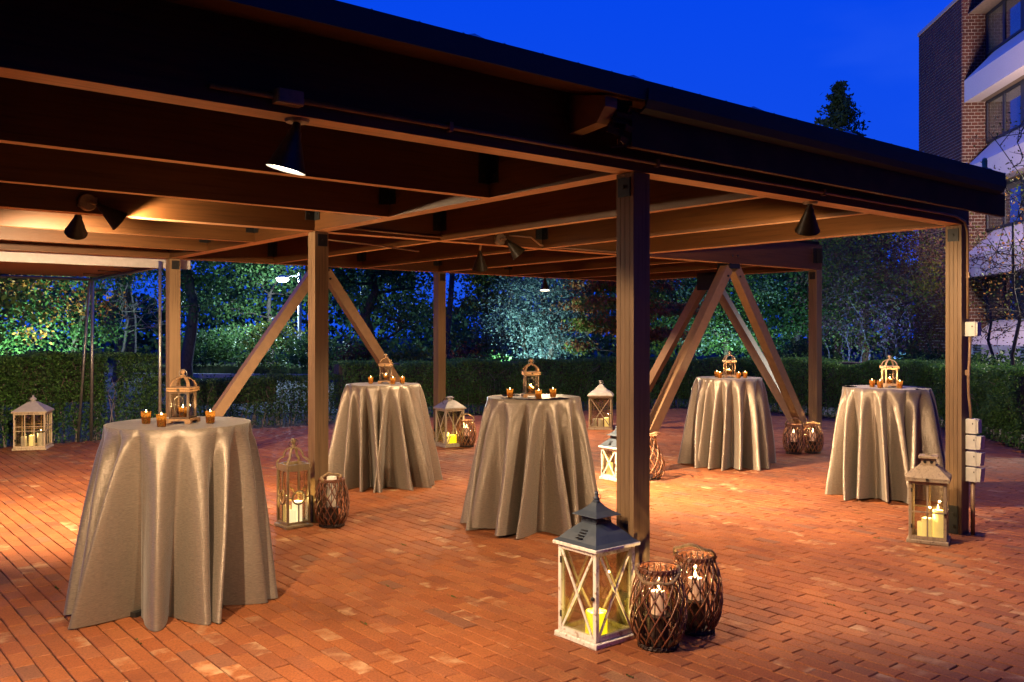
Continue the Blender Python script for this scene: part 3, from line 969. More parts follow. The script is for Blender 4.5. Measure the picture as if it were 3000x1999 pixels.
# ================================================================== TABLES
def cloth_obj(label, x, y, zt, rad, seed, nf, hem=0.53, rot=0.0, lean=(0, 0)):
    r_ = random.Random(seed)
    NT, rows = 288, 30
    cuts = []
    t = 0.0
    for k in range(nf):
        t += r_.uniform(0.7, 1.35)
        cuts.append(t)
    cuts = [c / t * 2 * pi for c in cuts]
    amp = [r_.uniform(0.65, 1.25) for _ in range(nf)]
    skw = [r_.uniform(-1.0, 1.0) for _ in range(nf)]
    pw = [r_.uniform(0.75, 1.7) for _ in range(nf)]
    lft = [max(0, r_.gauss(0.0, 0.012)) for _ in range(nf)]
    st = [r_.uniform(0.0, 0.10) for _ in range(nf)]
    mb = MB()
    V = []
    for rr in (0.02, 0.2, 0.33, rad - 0.012):
        for k in range(NT):
            th = 2 * pi * k / NT
            V.append((rr * cos(th), rr * sin(th), zt + 0.001 * noise.noise((rr * 4 * cos(th), rr * 4 * sin(th), seed))))
    for i in range(rows + 1):
        tt = i / rows
        for k in range(NT):
            th0 = 2 * pi * k / NT
            q = 0
            while cuts[q] < th0 - 1e-9:
                q += 1
            lo = cuts[q - 1] if q else 0.0
            s = (th0 - lo) / (cuts[q] - lo)                   # 0..1 inside this fold
            wv = (0.5 - 0.5 * cos(2 * pi * s)) ** pw[q] - 0.5      # ridge and valley of the fold
            t2 = max(0.0, (tt - st[q] * sin(pi * s)))
            A = 0.330 * amp[q] * (t2 ** 0.60) * (0.75 + 0.25 * tt)
            rr = rad - 0.004 + 0.02 * min(1, tt * 12) ** 0.5 * 0.4 + (hem - rad) * (tt ** 1.05) + A * wv
            rr += 0.012 * noise.noise((th0 * 3, tt * 2.0, seed * 1.7)) * tt + 0.005 * noise.noise((th0 * 11, tt * 3.0, seed * 0.7)) * min(1, tt * 3)
            th = th0 + skw[q] * A * sin(pi * s) * 1.1 + rot + 0.03 * tt * noise.noise((th0 * 1.3, tt * 1.5, seed))
            drop = zt - 0.006 - lft[q] * sin(pi * s)
            z = zt - 0.006 * min(1, i) - drop * (tt if i else 0)
            z = max(0.003, z)
            V.append((rr * cos(th) + lean[0] * tt, rr * sin(th) + lean[1] * tt, z))
    F = []
    nr = 4 + rows + 1
    for i in range(nr - 1):
        for k in range(NT):
            k2 = (k + 1) % NT
            F.append((i * NT + k, (i + 1) * NT + k, (i + 1) * NT + k2, i * NT + k2))
    F.append(tuple(range(NT)))
    mb.add(V, F)
    o = mb.build('tablecloth', M['cloth'], smooth=True, loc=(x, y, 0))
    return tag(o, label, 'tablecloth', 'champagne cloths on the cocktail tables')

def cocktail_table(x, y, zt, label):
    o = thing('cocktail_table', label, 'table', (x, y, 0), 0, 'tall round cocktail tables')
    mb = MB(); mb.lathe([(0.36, zt - 0.035), (0.375, zt - 0.03), (0.375, zt - 0.012), (0.37, zt - 0.008)], 40); mb.build('tabletop', M['table_leg'], o)
    mb = MB(); mb.lathe([(0.035, 0.02), (0.035, zt - 0.035)], 12); mb.build('column', M['table_leg'], o, smooth=True, angle=40)
    for k in range(4):
        t = k * pi / 2 + 0.4
        mb = MB(); mb.bar((0, 0, 0.03), (0.33 * cos(t), 0.33 * sin(t), 0.015), 0.05, 0.028, (0, 0, 1)); mb.build('foot', M['table_leg'], o)

M['wood_warm'] = timber('warm_lantern_wood', (0.30, 0.17, 0.085), 2, 0.5, (0.17, 0.10, 0.06))
M['wood_pale'] = timber('pale_lantern_wood', (0.58, 0.40, 0.24), 2, 0.5, (0.42, 0.27, 0.15))
M['wood_dark'] = timber('dark_lantern_wood', (0.085, 0.055, 0.038), 2, 0.5)
M['wood_grey'] = timber('grey_lantern_wood', (0.30, 0.225, 0.15), 2, 0.6, (0.16, 0.11, 0.075))
M['wood_cream'] = timber('cream_lantern_wood', (0.58, 0.45, 0.30), 2, 0.55, (0.40, 0.28, 0.17))
M['wood_white'] = timber('white_lantern_wood', (0.76, 0.70, 0.60), 2, 0.55, (0.38, 0.29, 0.20))
M['wood_ash'] = timber('ash_lantern_wood', (0.44, 0.36, 0.27), 2, 0.6, (0.24, 0.18, 0.13))
M['wood_oak'] = timber('oak_lantern_wood', (0.22, 0.150, 0.085), 2, 0.55, (0.18, 0.12, 0.07))

def ring(mb, c, r, tr, M3, n=16, seg=6, a0=0.0, a1=2 * pi):
    full = abs(a1 - a0 - 2 * pi) < 1e-6
    P = []
    for k in range(n if full else n + 1):
        t = a0 + (a1 - a0) * k / n
        P.append(Vector(c) + M3 @ Vector((r * cos(t), r * sin(t), 0)))
    mb.tube(P, tr, seg, closed=full)
RX = Matrix.Rotation(R(90), 3, 'X')
RY = Matrix.Rotation(R(90), 3, 'Y')

def table_lantern(label, loc, rz, frame, top, ringm):
    o = thing('table_lantern', label, 'lantern', loc, rz, 'small arched lanterns on the cocktail tables')
    w, h0, h1 = 0.118, 0.026, 0.185
    mb = MB()
    mb.add([], [])
    for sx in (-1, 1):
        for sy in (-1, 1):
            mb.box((sx * 0.058, sy * 0.058, 0.007), (0.034, 0.034, 0.014))
    mb.bbox((0, 0, 0.020), (0.150, 0.150, 0.012), 0.003)
    mb.build('base', top, o)
    for sx in (-1, 1):
        for sy in (-1, 1):
            p_ = MB(); p_.box((sx * (w / 2 - 0.006), sy * (w / 2 - 0.006), (h0 + h1) / 2), (0.012, 0.012, h1 - h0)); p_.build('corner_post', frame, o)
    for z in (h0 + 0.006, h1 - 0.005):
        mb = MB()
        for s in (-1, 1):
            mb.box((0, s * (w / 2 - 0.006), z), (w - 0.024, 0.010, 0.011))
            mb.box((s * (w / 2 - 0.006), 0, z), (0.010, w - 0.0225, 0.011))
        mb.build('rail', frame, o)
    mb = MB(); mb.bbox((0, 0, h1 + 0.0065), (0.142, 0.142, 0.012), 0.002); mb.build('lid', top, o)
    mb = MB(); mb.bbox((0, 0, h1 + 0.020), (0.142, 0.142, 0.011), 0.002); mb.build('lid', top, o)
    for ang in (45, 135):                                     # crossing hoops
        mb = MB()
        Mz = Matrix.Rotation(R(ang), 3, 'Z')
        P = [Mz @ Vector((0.078 * cos(t), 0, h1 + 0.026 + 0.058 * sin(t))) for t in [pi * k / 14 for k in range(15)]]
        if ang == 135: P = [q + Vector((0, 0, 0.002)) for q in P]
        n0 = Mz @ Vector((0, 1, 0))
        vs_, fs_ = [], []
        for k, q in enumerate(P):
            rad_ = (q - Vector((0, 0, h1 + 0.026))).normalized()
            for st, sw in ((-1, -1), (1, -1), (1, 1), (-1, 1)):
                vs_.append(q + rad_ * (st * 0.003) + n0 * (sw * 0.0085))
        for k in range(len(P) - 1):
            for e in range(4):
                fs_.append((k * 4 + e, k * 4 + (e + 1) % 4, k * 4 + 4 + (e + 1) % 4, k * 4 + 4 + e))
        mb.add(vs_, fs_)
        mb.build('hoop', top, o)
    zt = h1 + 0.086
    mb = MB(); mb.lathe([(0.016, zt), (0.017, zt + 0.005), (0.008, zt + 0.011), (0.007, zt + 0.015), (0.013, zt + 0.022), (0.0145, zt + 0.031), (0.010, zt + 0.040), (0.003, zt + 0.044)], 14)
    mb.build('finial', top, o, smooth=True, angle=50)
    mb = MB(); ring(mb, (0, 0, zt + 0.020), 0.024, 0.0018, RX); mb.build('ring_handle', ringm, o, smooth=True)
    for s in (-1, 1):                                         # oval wire doors front and back
        mb = MB()
        zc, hw, hh = 0.105, 0.029, 0.026
        P = [(hw * cos(t), 0, zc + (hh if sin(t) >= 0 else -hh) + hw * sin(t)) for t in [2 * pi * k / 24 for k in range(24)]]
        mb.tube([(x_, s * (w / 2 - 0.004), z_) for x_, _, z_ in P], 0.0022, 6, closed=True)
        mb.tube([(-w / 2 + 0.01, s * (w / 2 - 0.004), zc), (-hw, s * (w / 2 - 0.004), zc)], 0.002, 6)
        mb.tube([(hw, s * (w / 2 - 0.004), zc), (w / 2 - 0.01, s * (w / 2 - 0.004), zc)], 0.002, 6)
        mb.tube([(0, s * (w / 2 - 0.004), zc + hh + hw), (0, s * (w / 2 - 0.004), h1 - 0.008)], 0.002, 6)
        mb.build('oval_wire', M['iron'], o, smooth=True)
    for s in (-1, 1):
        g_ = MB(); g_.box((0, s * (w / 2 - 0.010), (h0 + h1) / 2), (w - 0.026, 0.0015, h1 - h0 - 0.024)); g_.build('glass_pane', M['clear'], o)
        g_ = MB(); g_.box((s * (w / 2 - 0.010), 0, (h0 + h1) / 2), (0.0015, w - 0.026, h1 - h0 - 0.024)); g_.build('glass_pane', M['clear'], o)
    mb = MB(); mb.box((0, -0.074, h1 + 0.013), (0.014, 0.004, 0.012)); ring(mb, (0.004, -0.075, h1 + 0.008), 0.006, 0.0012, RX, 10); mb.build('latch', M['iron'], o)
    return o

def flame_mesh(mb, z, s=1.0):
    mb.lathe([(0.0008 * s, z), (0.0042 * s, z + 0.005 * s), (0.0050 * s, z + 0.010 * s), (0.0034 * s, z + 0.018 * s), (0.0012 * s, z + 0.026 * s), (0.0002, z + 0.030 * s)], 8)
def votive(label, loc, watts=14, s=1.0):
    o = thing('votive_candle', label, 'votive candle', loc, 0, 'gold mercury glass votive candles')
    mb = MB()
    mb.lathe([(0.021 * s, 0.0), (0.023 * s, 0.002), (0.0245 * s, 0.010), (0.0255 * s, 0.03), (0.0285 * s, 0.066 * s), (0.030 * s, 0.070 * s), (0.0275 * s, 0.070 * s), (0.0235 * s, 0.03), (0.022 * s, 0.012)], 20, caps=False)
    mb.add([(0.022 * s * cos(k * pi / 8), 0.022 * s * sin(k * pi / 8), 0.0025) for k in range(16)], [tuple(range(16))])
    mb.build('glass_cup', M['mercury'], o, smooth=True)
    mb = MB(); mb.lathe([(0.0215 * s, 0.006), (0.0236 * s, 0.042), (0.018 * s, 0.043)], 14); mb.build('wax', M['wax_white'], o, smooth=True, angle=40)
    mb = MB(); flame_mesh(mb, 0.046, 1.2); mb.build('flame', M['flame'], o, smooth=True)
    light('POINT', o, (0, 0, 0.066), watts, CANDLE, 0.006, name='votive_glow')
    return o

tabs = [
    ('T1', (525, 1240), 1.06, 0.412, 31, 15, 0.430, 0.3),
    ('T2', (1122, 1126), 1.045, 0.392, 47, 16, 0.455, 1.1),
    ('T3', (1564, 1164), 1.055, 0.392, 58, 14, 0.470, 2.0),
    ('T4', (2136, 1107), 1.045, 0.392, 63, 16, 0.425, 0.6),
    ('T5', (2596, 1136), 1.05, 0.408, 77, 15, 0.465, 1.6)]
where = {'T1': 'nearest cocktail table at the left', 'T2': 'cocktail table just right of the tan middle post', 'T3': 'cocktail table in the centre left of the front post', 'T4': 'cocktail table between the inverted V braces at the back', 'T5': 'cocktail table left of the far right post'}
look = {'T1': 'champagne satin cloth in deep glossy folds over the nearest table at left', 'T2': 'dusty champagne cloth in tight folds right of the tan middle post', 'T3': 'champagne cloth with long pale folds left of the dark front post', 'T4': 'smallest looking satin cloth on the table in front of the V braces', 'T5': 'satin cloth half in shadow beside the box-laden far right post'}
tp = {}
for nm, (u, v), zt, rad, seed, nf, hem, rot in tabs:
    c = G(u, v, zt)
    tp[nm] = c
    cocktail_table(c.x, c.y, zt, 'cloth-covered ' + where[nm])
    cloth_obj(look[nm], c.x, c.y, zt + 0.002, rad, seed, nf, hem, rot, (-0.045, 0.036) if nm == 'T1' else (0, 0))
zt_of = {t[0]: t[2] + 0.0045 for t in tabs}
def on(nm, u, v):
    p_ = G(u, v, zt_of[nm])
    c = tp[nm]
    d = Vector((p_.x - c.x, p_.y - c.y))
    if d.length > 0.33:
        d *= 0.33 / d.length
    return Vector((c.x + d.x, c.y + d.y, zt_of[nm]))
RZ0 = -YAW
lan = {
    'T1': ((536, 1238), M['wood_dark'], M['wood_warm'], 'arched lantern with dark frame on the nearest table at left', -0.05),
    'T2': ((1130, 1123), M['wood_dark'], M['wood_warm'], 'arched lantern on the table right of the tan middle post', 0.0),
    'T3': ((1556, 1163), M['wood_dark'], M['wood_warm'], 'brown arched lantern on the centre table', 0.12),
    'T4': ((2137, 1106), M['wood_warm'], M['wood_pale'], 'tiny looking arched lantern on the table before the V braces', 0.0),
    'T5': ((2606, 1134.5), M['wood_pale'], M['wood_pale'], 'pale glowing arched lantern on the table by the far right post', -0.05)}
vot = {
    'T1': [(428, 1241, 'leftmost votive on the nearest table at left'), (473, 1250, 'votive left of the lantern at the front rim of the nearest table'), (616, 1240, 'votive standing alone right of the lantern on the nearest table')],
    'T2': [(1086, 1124, 'votive left of the lantern on the table behind the tan post'), (1151, 1126, 'votive just right of the lantern on the table behind the tan post'), (1179, 1124, 'rightmost votive on the table behind the tan middle post')],
    'T3': [(1494, 1165, 'votive left of the lantern on the centre table'), (1578, 1169, 'votive at the lantern front right corner on the centre table'), (1620, 1164, 'votive standing apart at the right of the centre table')],
    'T4': [(2100, 1105, 'back left votive of a close pair on the V brace table'), (2109, 1108, 'front left votive of a close pair on the V brace table'), (2164, 1109, 'votive right of the lantern on the V brace table'), (2183, 1107, 'rightmost votive on the V brace table')],
    'T5': [(2555, 1134, 'leftmost votive on the table by the far right post'), (2578, 1136.5, 'votive touching the left of the lantern by the far right post'), (2636, 1137.5, 'votive right of the lantern on the far right table')]}
for nm in lan:
    (u, v), fm, tm, lab, dr_ = lan[nm]
    p_ = on(nm, u, v)
    table_lantern(lab, p_, RZ0 + dr_, fm, tm, M['galv'])
    votive('votive glowing inside the arched lantern on the ' + {'T1': 'nearest left table', 'T2': 'table behind the tan post', 'T3': 'centre table', 'T4': 'V brace table', 'T5': 'far right table'}[nm], p_ + Vector((0, 0, 0.027)), 10, 0.9)
    for u, v, lab2 in vot[nm]:
        q_ = on(nm, u, v)
        votive('gold ' + lab2, q_)

# ================================================================== FLOOR LANTERNS
def floor_lantern(name, label, loc, rz, w, hb, frame, pattern, roof, roofm, dd=None, post=0.024, eave=0.022, door=True):
    o = thing(name, label, 'lantern', loc, rz, 'large glass lanterns standing on the bricks')
    d = dd or w
    z0, z1 = 0.030, hb - 0.018
    mb = MB(); mb.bbox((0, 0, 0.015), (w + 0.030, d + 0.030, 0.018 if pattern == 'ring' else 0.024), 0.004)
    mb.build('base', frame, o)
    mb = MB()
    for sx in (-1, 1):
        for sy in (-1, 1):
            mb.box((sx * (w / 2 - 0.01), sy * (d / 2 - 0.01), 0.0032), (0.05, 0.05, 0.006))
    mb.build('foot', frame, o)
    for sx in (-1, 1):
        for sy in (-1, 1):
            p_ = MB(); p_.bbox((sx * (w / 2 - post / 2), sy * (d / 2 - post / 2), (z0 + z1) / 2 - 0.001), (post, post, z1 - z0), 0.002); p_.build('corner_post', frame, o)
    rl = post * 1.0
    def side(k):                                              # local frame of a face: centre, across, out, width
        return [((0, -d / 2 + post / 2), (1, 0), (0, -1), w), ((w / 2 - post / 2, 0), (0, 1), (1, 0), d), ((0, d / 2 - post / 2), (-1, 0), (0, 1), w), ((-w / 2 + post / 2, 0), (0, -1), (-1, 0), d)][k]
    for k in range(4):
        c, ac, ou, ww = side(k)
        n3 = Vector((ou[0], ou[1], 0))
        A3 = Vector((ac[0], ac[1], 0))
        C3 = Vector((c[0], c[1], 0))
        hw = ww / 2 - post - 0.0005
        for zz, nm_ in ((z0 + rl / 2, 'bottom_rail'), (z1 - rl / 2 - 0.001, 'top_rail')):
            r_ = MB(); r_.bar(C3 - A3 * hw + Vector((0, 0, zz)), C3 + A3 * hw + Vector((0, 0, zz)), rl, post * 0.8, n3); r_.build(nm_, frame, o)
        za, zb = z0 + rl, z1 - rl
        pn = MB(); pn.bar(C3 - n3 * 0.004 + Vector((0, 0, za - 0.004)), C3 - n3 * 0.004 + Vector((0, 0, zb + 0.004)), ww - post * 2 + 0.004, 0.002, n3); pn.build('glass_pane', M['glass'], o)
        bw = max(0.010, post * 0.52)
        def bar2(x0, zz0, x1, zz1, off, wd=bw):
            b_ = MB()
            b_.bar(C3 + A3 * x0 + n3 * off + Vector((0, 0, zz0)), C3 + A3 * x1 + n3 * off + Vector((0, 0, zz1)), wd, 0.007, n3)
            b_.build('glazing_bar', frame, o)
        if pattern == 'X':
            bar2(-hw + 0.004, za, hw - 0.004, zb, 0.0042)
            bar2(hw - 0.004, za, -hw + 0.004, zb, 0.0115)
        elif pattern == 'grid':
            for q in (-1, 1):
                bar2(q * hw / 3, za, q * hw / 3, zb, 0.0042)
            for q in (0.36, 0.50):
                bar2(-hw, za + (zb - za) * (q + 0.12), hw, za + (zb - za) * (q + 0.12), 0.0115, bw * 0.7)
        elif pattern == 'cross':
            bar2(0, za, 0, zb, 0.0042)
            zz = za + (zb - za) * 0.47
            bar2(-hw, zz, hw, zz, 0.0115)
        elif pattern == 'ring':
            zz = za + (zb - za) * 0.48
            rr = ww * 0.265
            b_ = MB()
            m3 = Matrix((A3, Vector((0, 0, 1)), n3)).transposed()
            ring(b_, C3 + n3 * 0.006 + Vector((0, 0, zz)), rr, 0.0075, m3, 28, 8)
            b_.build('ring_bar', frame, o, smooth=True)
            bar2(0, za, 0, zz - rr, 0.0042, 0.010); bar2(0, zz + rr, 0, zb, 0.0042, 0.010)
            bar2(-hw, zz, -rr, zz, 0.0042, 0.010); bar2(rr, zz, hw, zz, 0.0042, 0.010)
    mb = MB(); mb.bbox((0, 0, hb - 0.009), (w + eave * 2, d + eave * 2, 0.017), 0.004)
    if pattern != 'ring':
        mb.build('eave', frame, o)
    if door == 'left':
        mb = MB(); mb.lathe([(0.007, 0), (0.011, 0.006), (0.009, 0.014), (0.003, 0.018)], 10, (-w / 2 - 0.001, -d / 2 + post / 2 + 0.004, hb * 0.50), Matrix.Rotation(R(-90), 3, 'Y')); mb.build('knob', M['iron'], o, smooth=True)
        mb = MB()
        for zz in (0.24, 0.80):
            mb.box((-w / 2 - 0.002, d / 2 - post, hb * zz), (0.004, 0.012, 0.034))
        mb.build('hinge', M['iron'], o)
    elif door:
        mb = MB(); mb.lathe([(0.007, 0), (0.011, 0.006), (0.009, 0.014), (0.003, 0.018)], 10, (w / 2 - post / 2, -d / 2 - 0.001, hb * 0.48), Matrix.Rotation(R(90), 3, 'X')); mb.build('knob', M['iron'], o, smooth=True)
        mb = MB()
        for zz in (0.26, 0.82):
            mb.box((-w / 2 + post, -d / 2 - 0.002, hb * zz), (0.012, 0.004, 0.030))
        mb.build('hinge', M['iron'], o)
    W = w / 2 + eave
    z = hb
    if roof == 'pagoda':
        s = w / 0.32
        mb = MB()
        mb.loft([(W - 0.004, 0), (W - 0.03 * s, 0.016 * s), (W * 0.66, 0.054 * s), (W * 0.46, 0.088 * s), (W * 0.34, 0.108 * s), (W * 0.34, 0.118 * s)], (0, 0, z))
        rf_ = mb.build('roof', roofm, o)
        sl = MB()
        for q in range(4):                                    # vent slots pressed into one slope
            zz = z + (0.030 + q * 0.013) * s
            sl.box((-W * (0.80 - q * 0.085), -W * 0.05, zz + 0.004), (0.016 * s, 0.05 * s, 0.004))
        sl.build('vent_slot', M['steel'], rf_)
        cu = MB()
        h1 = W * 0.33
        zc = z + 0.119 * s
        for k in range(4):
            Mz = Matrix.Rotation(k * pi / 2, 3, 'Z')
            for q in range(10):
                xx = -h1 + 2 * h1 * (q + 0.5) / 10
                cu.box(Mz @ Vector((xx, -h1, 0)) + Vector((0, 0, zc + 0.015 * s)), (0.0055 * s, 0.0055 * s, 0.030 * s), None)
        cu.box((0, 0, zc + 0.032 * s), (2 * h1 + 0.004, 2 * h1 + 0.004, 0.005 * s))
        cu.build('cupola', roofm, rf_)
        t2 = MB()
        t2.loft([(W * 0.56, 0), (W * 0.54, 0.004 * s), (W * 0.33, 0.026 * s), (W * 0.18, 0.052 * s), (W * 0.10, 0.070 * s), (W * 0.09, 0.074 * s)], (0, 0, zc + 0.036 * s))
        t2.build('upper_roof', roofm, rf_)
        zf = zc + 0.111 * s
        f_ = MB(); f_.lathe([(0.022 * s, zf - 0.004), (0.023 * s, zf + 0.004 * s), (0.016 * s, zf + 0.010 * s), (0.019 * s, zf + 0.020 * s), (0.009 * s, zf + 0.032 * s), (0.009 * s, zf + 0.038 * s), (0.012 * s, zf + 0.046 * s), (0.010 * s, zf + 0.056 * s), (0.002, zf + 0.061 * s)], 14)
        f_.build('finial', roofm, rf_, smooth=True, angle=50)
        f_ = MB(); ring(f_, (0.012 * s, 0, zf + 0.018 * s), 0.024 * s, 0.0022 * s, RX @ Matrix.Rotation(0.4, 3, 'X')); f_.build('ring_handle', roofm, rf_, smooth=True)
    elif roof == 'chimney':
        mb = MB(); mb.loft([(W - 0.003, 0), (W - 0.006, 0.006), (W * 0.34, 0.098), (W * 0.32, 0.102)], (0, 0, z)); rf_ = mb.build('roof', roofm, o)
        f_ = MB(); f_.lathe([(W * 0.30, z + 0.100), (W * 0.26, z + 0.112), (W * 0.24, z + 0.128), (W * 0.33, z + 0.134), (W * 0.33, z + 0.143), (W * 0.16, z + 0.155), (0.004, z + 0.160)], 20); f_.build('chimney_cap', roofm, rf_, smooth=True, angle=40)
        f_ = MB(); ring(f_, (-W * 0.45, -W * 0.1, z + 0.085), 0.045, 0.004, RX, 18); f_.build('ring_handle', M['iron'], rf_, smooth=True)
    elif roof == 'tier':
        mb = MB(); mb.loft([(W - 0.003, 0), (W - 0.012, 0.012), (W * 0.78, 0.048), (W * 0.55, 0.078), (W * 0.52, 0.084)], (0, 0, z)); rf_ = mb.build('roof', roofm, o)
        f_ = MB(); f_.loft([(W * 0.50, z + 0.085), (W * 0.46, z + 0.094), (W * 0.22, z + 0.150), (W * 0.12, z + 0.170), (W * 0.10, z + 0.176)], (0, 0, 0)); f_.build('upper_roof', roofm, rf_)
        f_ = MB(); f_.lathe([(0.014, z + 0.174), (0.012, z + 0.184), (0.020, z + 0.196), (0.020, z + 0.210), (0.008, z + 0.220)], 12); f_.build('finial', roofm, rf_, smooth=True)
        f_ = MB(); ring(f_, (0.006, 0, z + 0.205), 0.034, 0.0035, RX, 18); f_.build('ring_handle', M['galv'], rf_, smooth=True)
    elif roof == 'crown':
        mb = MB(); mb.loft([(W - 0.003, 0), (W - 0.004, 0.006), (W * 0.26, 0.118), (W * 0.24, 0.122)], (0, 0, z)); rf_ = mb.build('roof', roofm, o)
        f_ = MB(); f_.lathe([(W * 0.22, z + 0.120), (W * 0.22, z + 0.128), (W * 0.15, z + 0.130), (W * 0.14, z + 0.148), (W * 0.21, z + 0.152), (W * 0.19, z + 0.166), (W * 0.08, z + 0.186), (W * 0.05, z + 0.196), (W * 0.07, z + 0.204), (0.004, z + 0.212)], 18); f_.build('crown_cap', roofm, rf_, smooth=True, angle=40)
    elif roof == 'boxtop':
        mb = MB(); mb.loft([(W, 0), (W, 0.010), (W * 0.97, 0.016), (W * 0.40, 0.092), (W * 0.40, 0.096)], (0, 0, z)); rf_ = mb.build('roof', roofm, o)
        f_ = MB(); f_.box((0, 0, z + 0.122), (W * 0.66, W * 0.66, 0.052))
        f_.build('chimney', roofm, rf_)
        f_ = MB()
        for s in (-1, 1):
            f_.lathe([(0.011, 0), (0.011, 0.003)], 12, (s * W * 0.15, -W * 0.33 - 0.0005, z + 0.122), Matrix.Rotation(R(90), 3, 'X'))
        f_.build('vent_hole', M['steel'], rf_)
        f_ = MB(); f_.bbox((0, 0, z + 0.158), (W * 0.90, W * 0.90, 0.018), 0.003); f_.box((0, 0, z + 0.172), (0.05, 0.012, 0.008)); f_.build('cap_board', roofm, rf_)
        f_ = MB(); f_.box((0, -W - 0.002, z + 0.002), (0.02, 0.006, 0.012)); ring(f_, (0.004, -W - 0.006, z - 0.006), 0.009, 0.002, RX, 10); f_.build('latch', M['iron'], rf_)
    elif roof == 'open':
        mb = MB()
        for s in (-1, 1):
            mb.box((0, s * (d / 2 - 0.005), hb - 0.004), (w, 0.010, 0.044))
            mb.box((s * (w / 2 - 0.005), 0, hb - 0.004), (0.010, d - 0.021, 0.044))
        rm_ = mb.build('top_rim', frame, o)
        zt = z + 0.15
        for k in range(4):                                    # ogee straps to the finial
            Mz = Matrix.Rotation(k * pi / 2 + pi / 4, 3, 'Z')
            rc = w / 2 * 1.38
            P2 = [(rc, -0.02), (rc * 0.99, 0.02), (rc * 0.90, 0.045), (rc * 0.72, 0.062), (rc * 0.60, 0.072), (rc * 0.56, 0.090), (rc * 0.50, 0.115), (rc * 0.36, 0.135), (rc * 0.16, 0.146)]
            s_ = MB()
            vs_, fs_ = [], []
            for i, (r_, h_) in enumerate(P2):
                i0, i1 = max(0, i - 1), min(len(P2) - 1, i + 1)
                tx, tz = P2[i1][0] - P2[i0][0], P2[i1][1] - P2[i0][1]
                L_ = sqrt(tx * tx + tz * tz)
                nx, nz = -tz / L_, tx / L_
                for st, sw in ((-1, -1), (1, -1), (1, 1), (-1, 1)):
                    vs_.append(Mz @ Vector((r_ + nx * st * 0.005, sw * 0.010, 0)) + Vector((0, 0, z + h_ + nz * st * 0.005)))
            for i in range(len(P2) - 1):
                for e in range(4):
                    fs_.append((i * 4 + e, i * 4 + (e + 1) % 4, i * 4 + 4 + (e + 1) % 4, i * 4 + 4 + e))
            fs_ += [(3, 2, 1, 0), tuple(len(P2) * 4 - 4 + e for e in range(4))]
            s_.add(vs_, fs_)
            s_.build('strap', frame, rm_)
        f_ = MB(); f_.lathe([(0.030, zt - 0.012), (0.031, zt - 0.004), (0.018, zt), (0.020, zt + 0.012), (0.013, zt + 0.022), (0.014, zt + 0.028), (0.022, zt + 0.042), (0.023, zt + 0.055), (0.016, zt + 0.068), (0.003, zt + 0.074)], 16)
        f_.build('finial', frame, rm_, smooth=True, angle=50)
        f_ = MB(); ring(f_, (0, 0, zt + 0.030), 0.040, 0.0022, RX @ Matrix.Rotation(0.5, 3, 'X'), 18); f_.build('ring_handle', M['iron'], rm_, smooth=True)
    return o
def candle(label, loc, r, h, mat, lit=False, watts=0.0, flame=False, group='pillar candles in the floor lanterns'):
    o = thing('pillar_candle', label, 'candle', loc, 0, group)
    mb = MB()
    prof = [(r, 0), (r * 1.01, h * 0.5), (r, h - 0.004), (r * 0.93, h), (r * 0.72, h - 0.004), (r * 0.55, h - 0.010), (0.002, h - 0.011)]
    mb.lathe(prof, 20, caps=False)
    mb.build('wax', mat, o, smooth=True, angle=60)
    mb = MB(); mb.tube([(0, 0, h - 0.012), (0.001, 0, h + 0.004)], 0.0012, 5); mb.build('wick', M['wick'], o)
    if flame:
        mb = MB(); flame_mesh(mb, h + 0.002, 1.35); mb.build('flame', M['flame'], o, smooth=True)
    if watts:
        light('POINT', o, (0, 0, h + 0.022), watts * (9.0 if flame else 3.0), (1.0, 0.72, 0.25) if not flame else CANDLE, 0.008, name='candle_glow')
    return o
def loc_in(o_loc, rz, dx, dy, z):
    c, s = cos(rz), sin(rz)
    return Vector((o_loc[0] + dx * c - dy * s, o_loc[1] + dx * s + dy * c, z))
CZ = 0.0275
# L6 white lantern by the front post
def place6(): pass
p6 = Vector((-0.205, 0.070, 0)); r6 = 0.0
floor_lantern('floor_lantern', 'largest lantern, whitewashed with slate blue pagoda roof at the front post', p6, r6, 0.285, 0.505, M['wood_white'], 'X', 'pagoda', M['slate_metal'], door='left')
candle('short fat yellow LED candle glowing in the large white lantern', p6 + Vector((-0.02, -0.02, CZ)), 0.058, 0.115, M['wax_yellow'], watts=1.6)
# L5 smaller copy by the middle post
p5 = Vector((3.525, 3.56, 0))
floor_lantern('floor_lantern', 'smaller white lantern with grey pagoda roof half hidden behind the front post', p5, 0.0, 0.235, 0.362, M['wood_white'], 'X', 'pagoda', M['slate_metal'], door='left')
candle('bright white candle in the half hidden white lantern', p5 + Vector((0.03, -0.035, CZ)), 0.045, 0.19, M['wax_bright'], watts=0.9)
candle('shorter cream candle behind the bright one in the small white lantern', p5 + Vector((-0.055, 0.045, CZ)), 0.036, 0.15, M['wax_lit'])
# L2 brown lantern with open ogee handle
p2 = Vector((-0.250, 3.575, 0))
floor_lantern('floor_lantern', 'tan wooden lantern with ring bars and open curved handle at the middle post', p2, 0.0, 0.205, 0.500, M['wood_oak'], 'ring', 'open', M['wood_oak'], post=0.018, door=False)
candle('tallest glowing candle in the ring-barred lantern', p2 + Vector((0.030, -0.005, CZ)), 0.042, 0.175, M['wax_bright'], watts=1.6)
candle('short glowing candle at the front of the ring-barred lantern', p2 + Vector((-0.035, -0.045, CZ)), 0.034, 0.115, M['wax_bright'])
candle('medium yellow candle at the back of the ring-barred lantern', p2 + Vector((-0.040, 0.045, CZ)), 0.032, 0.14, M['wax_lit'])
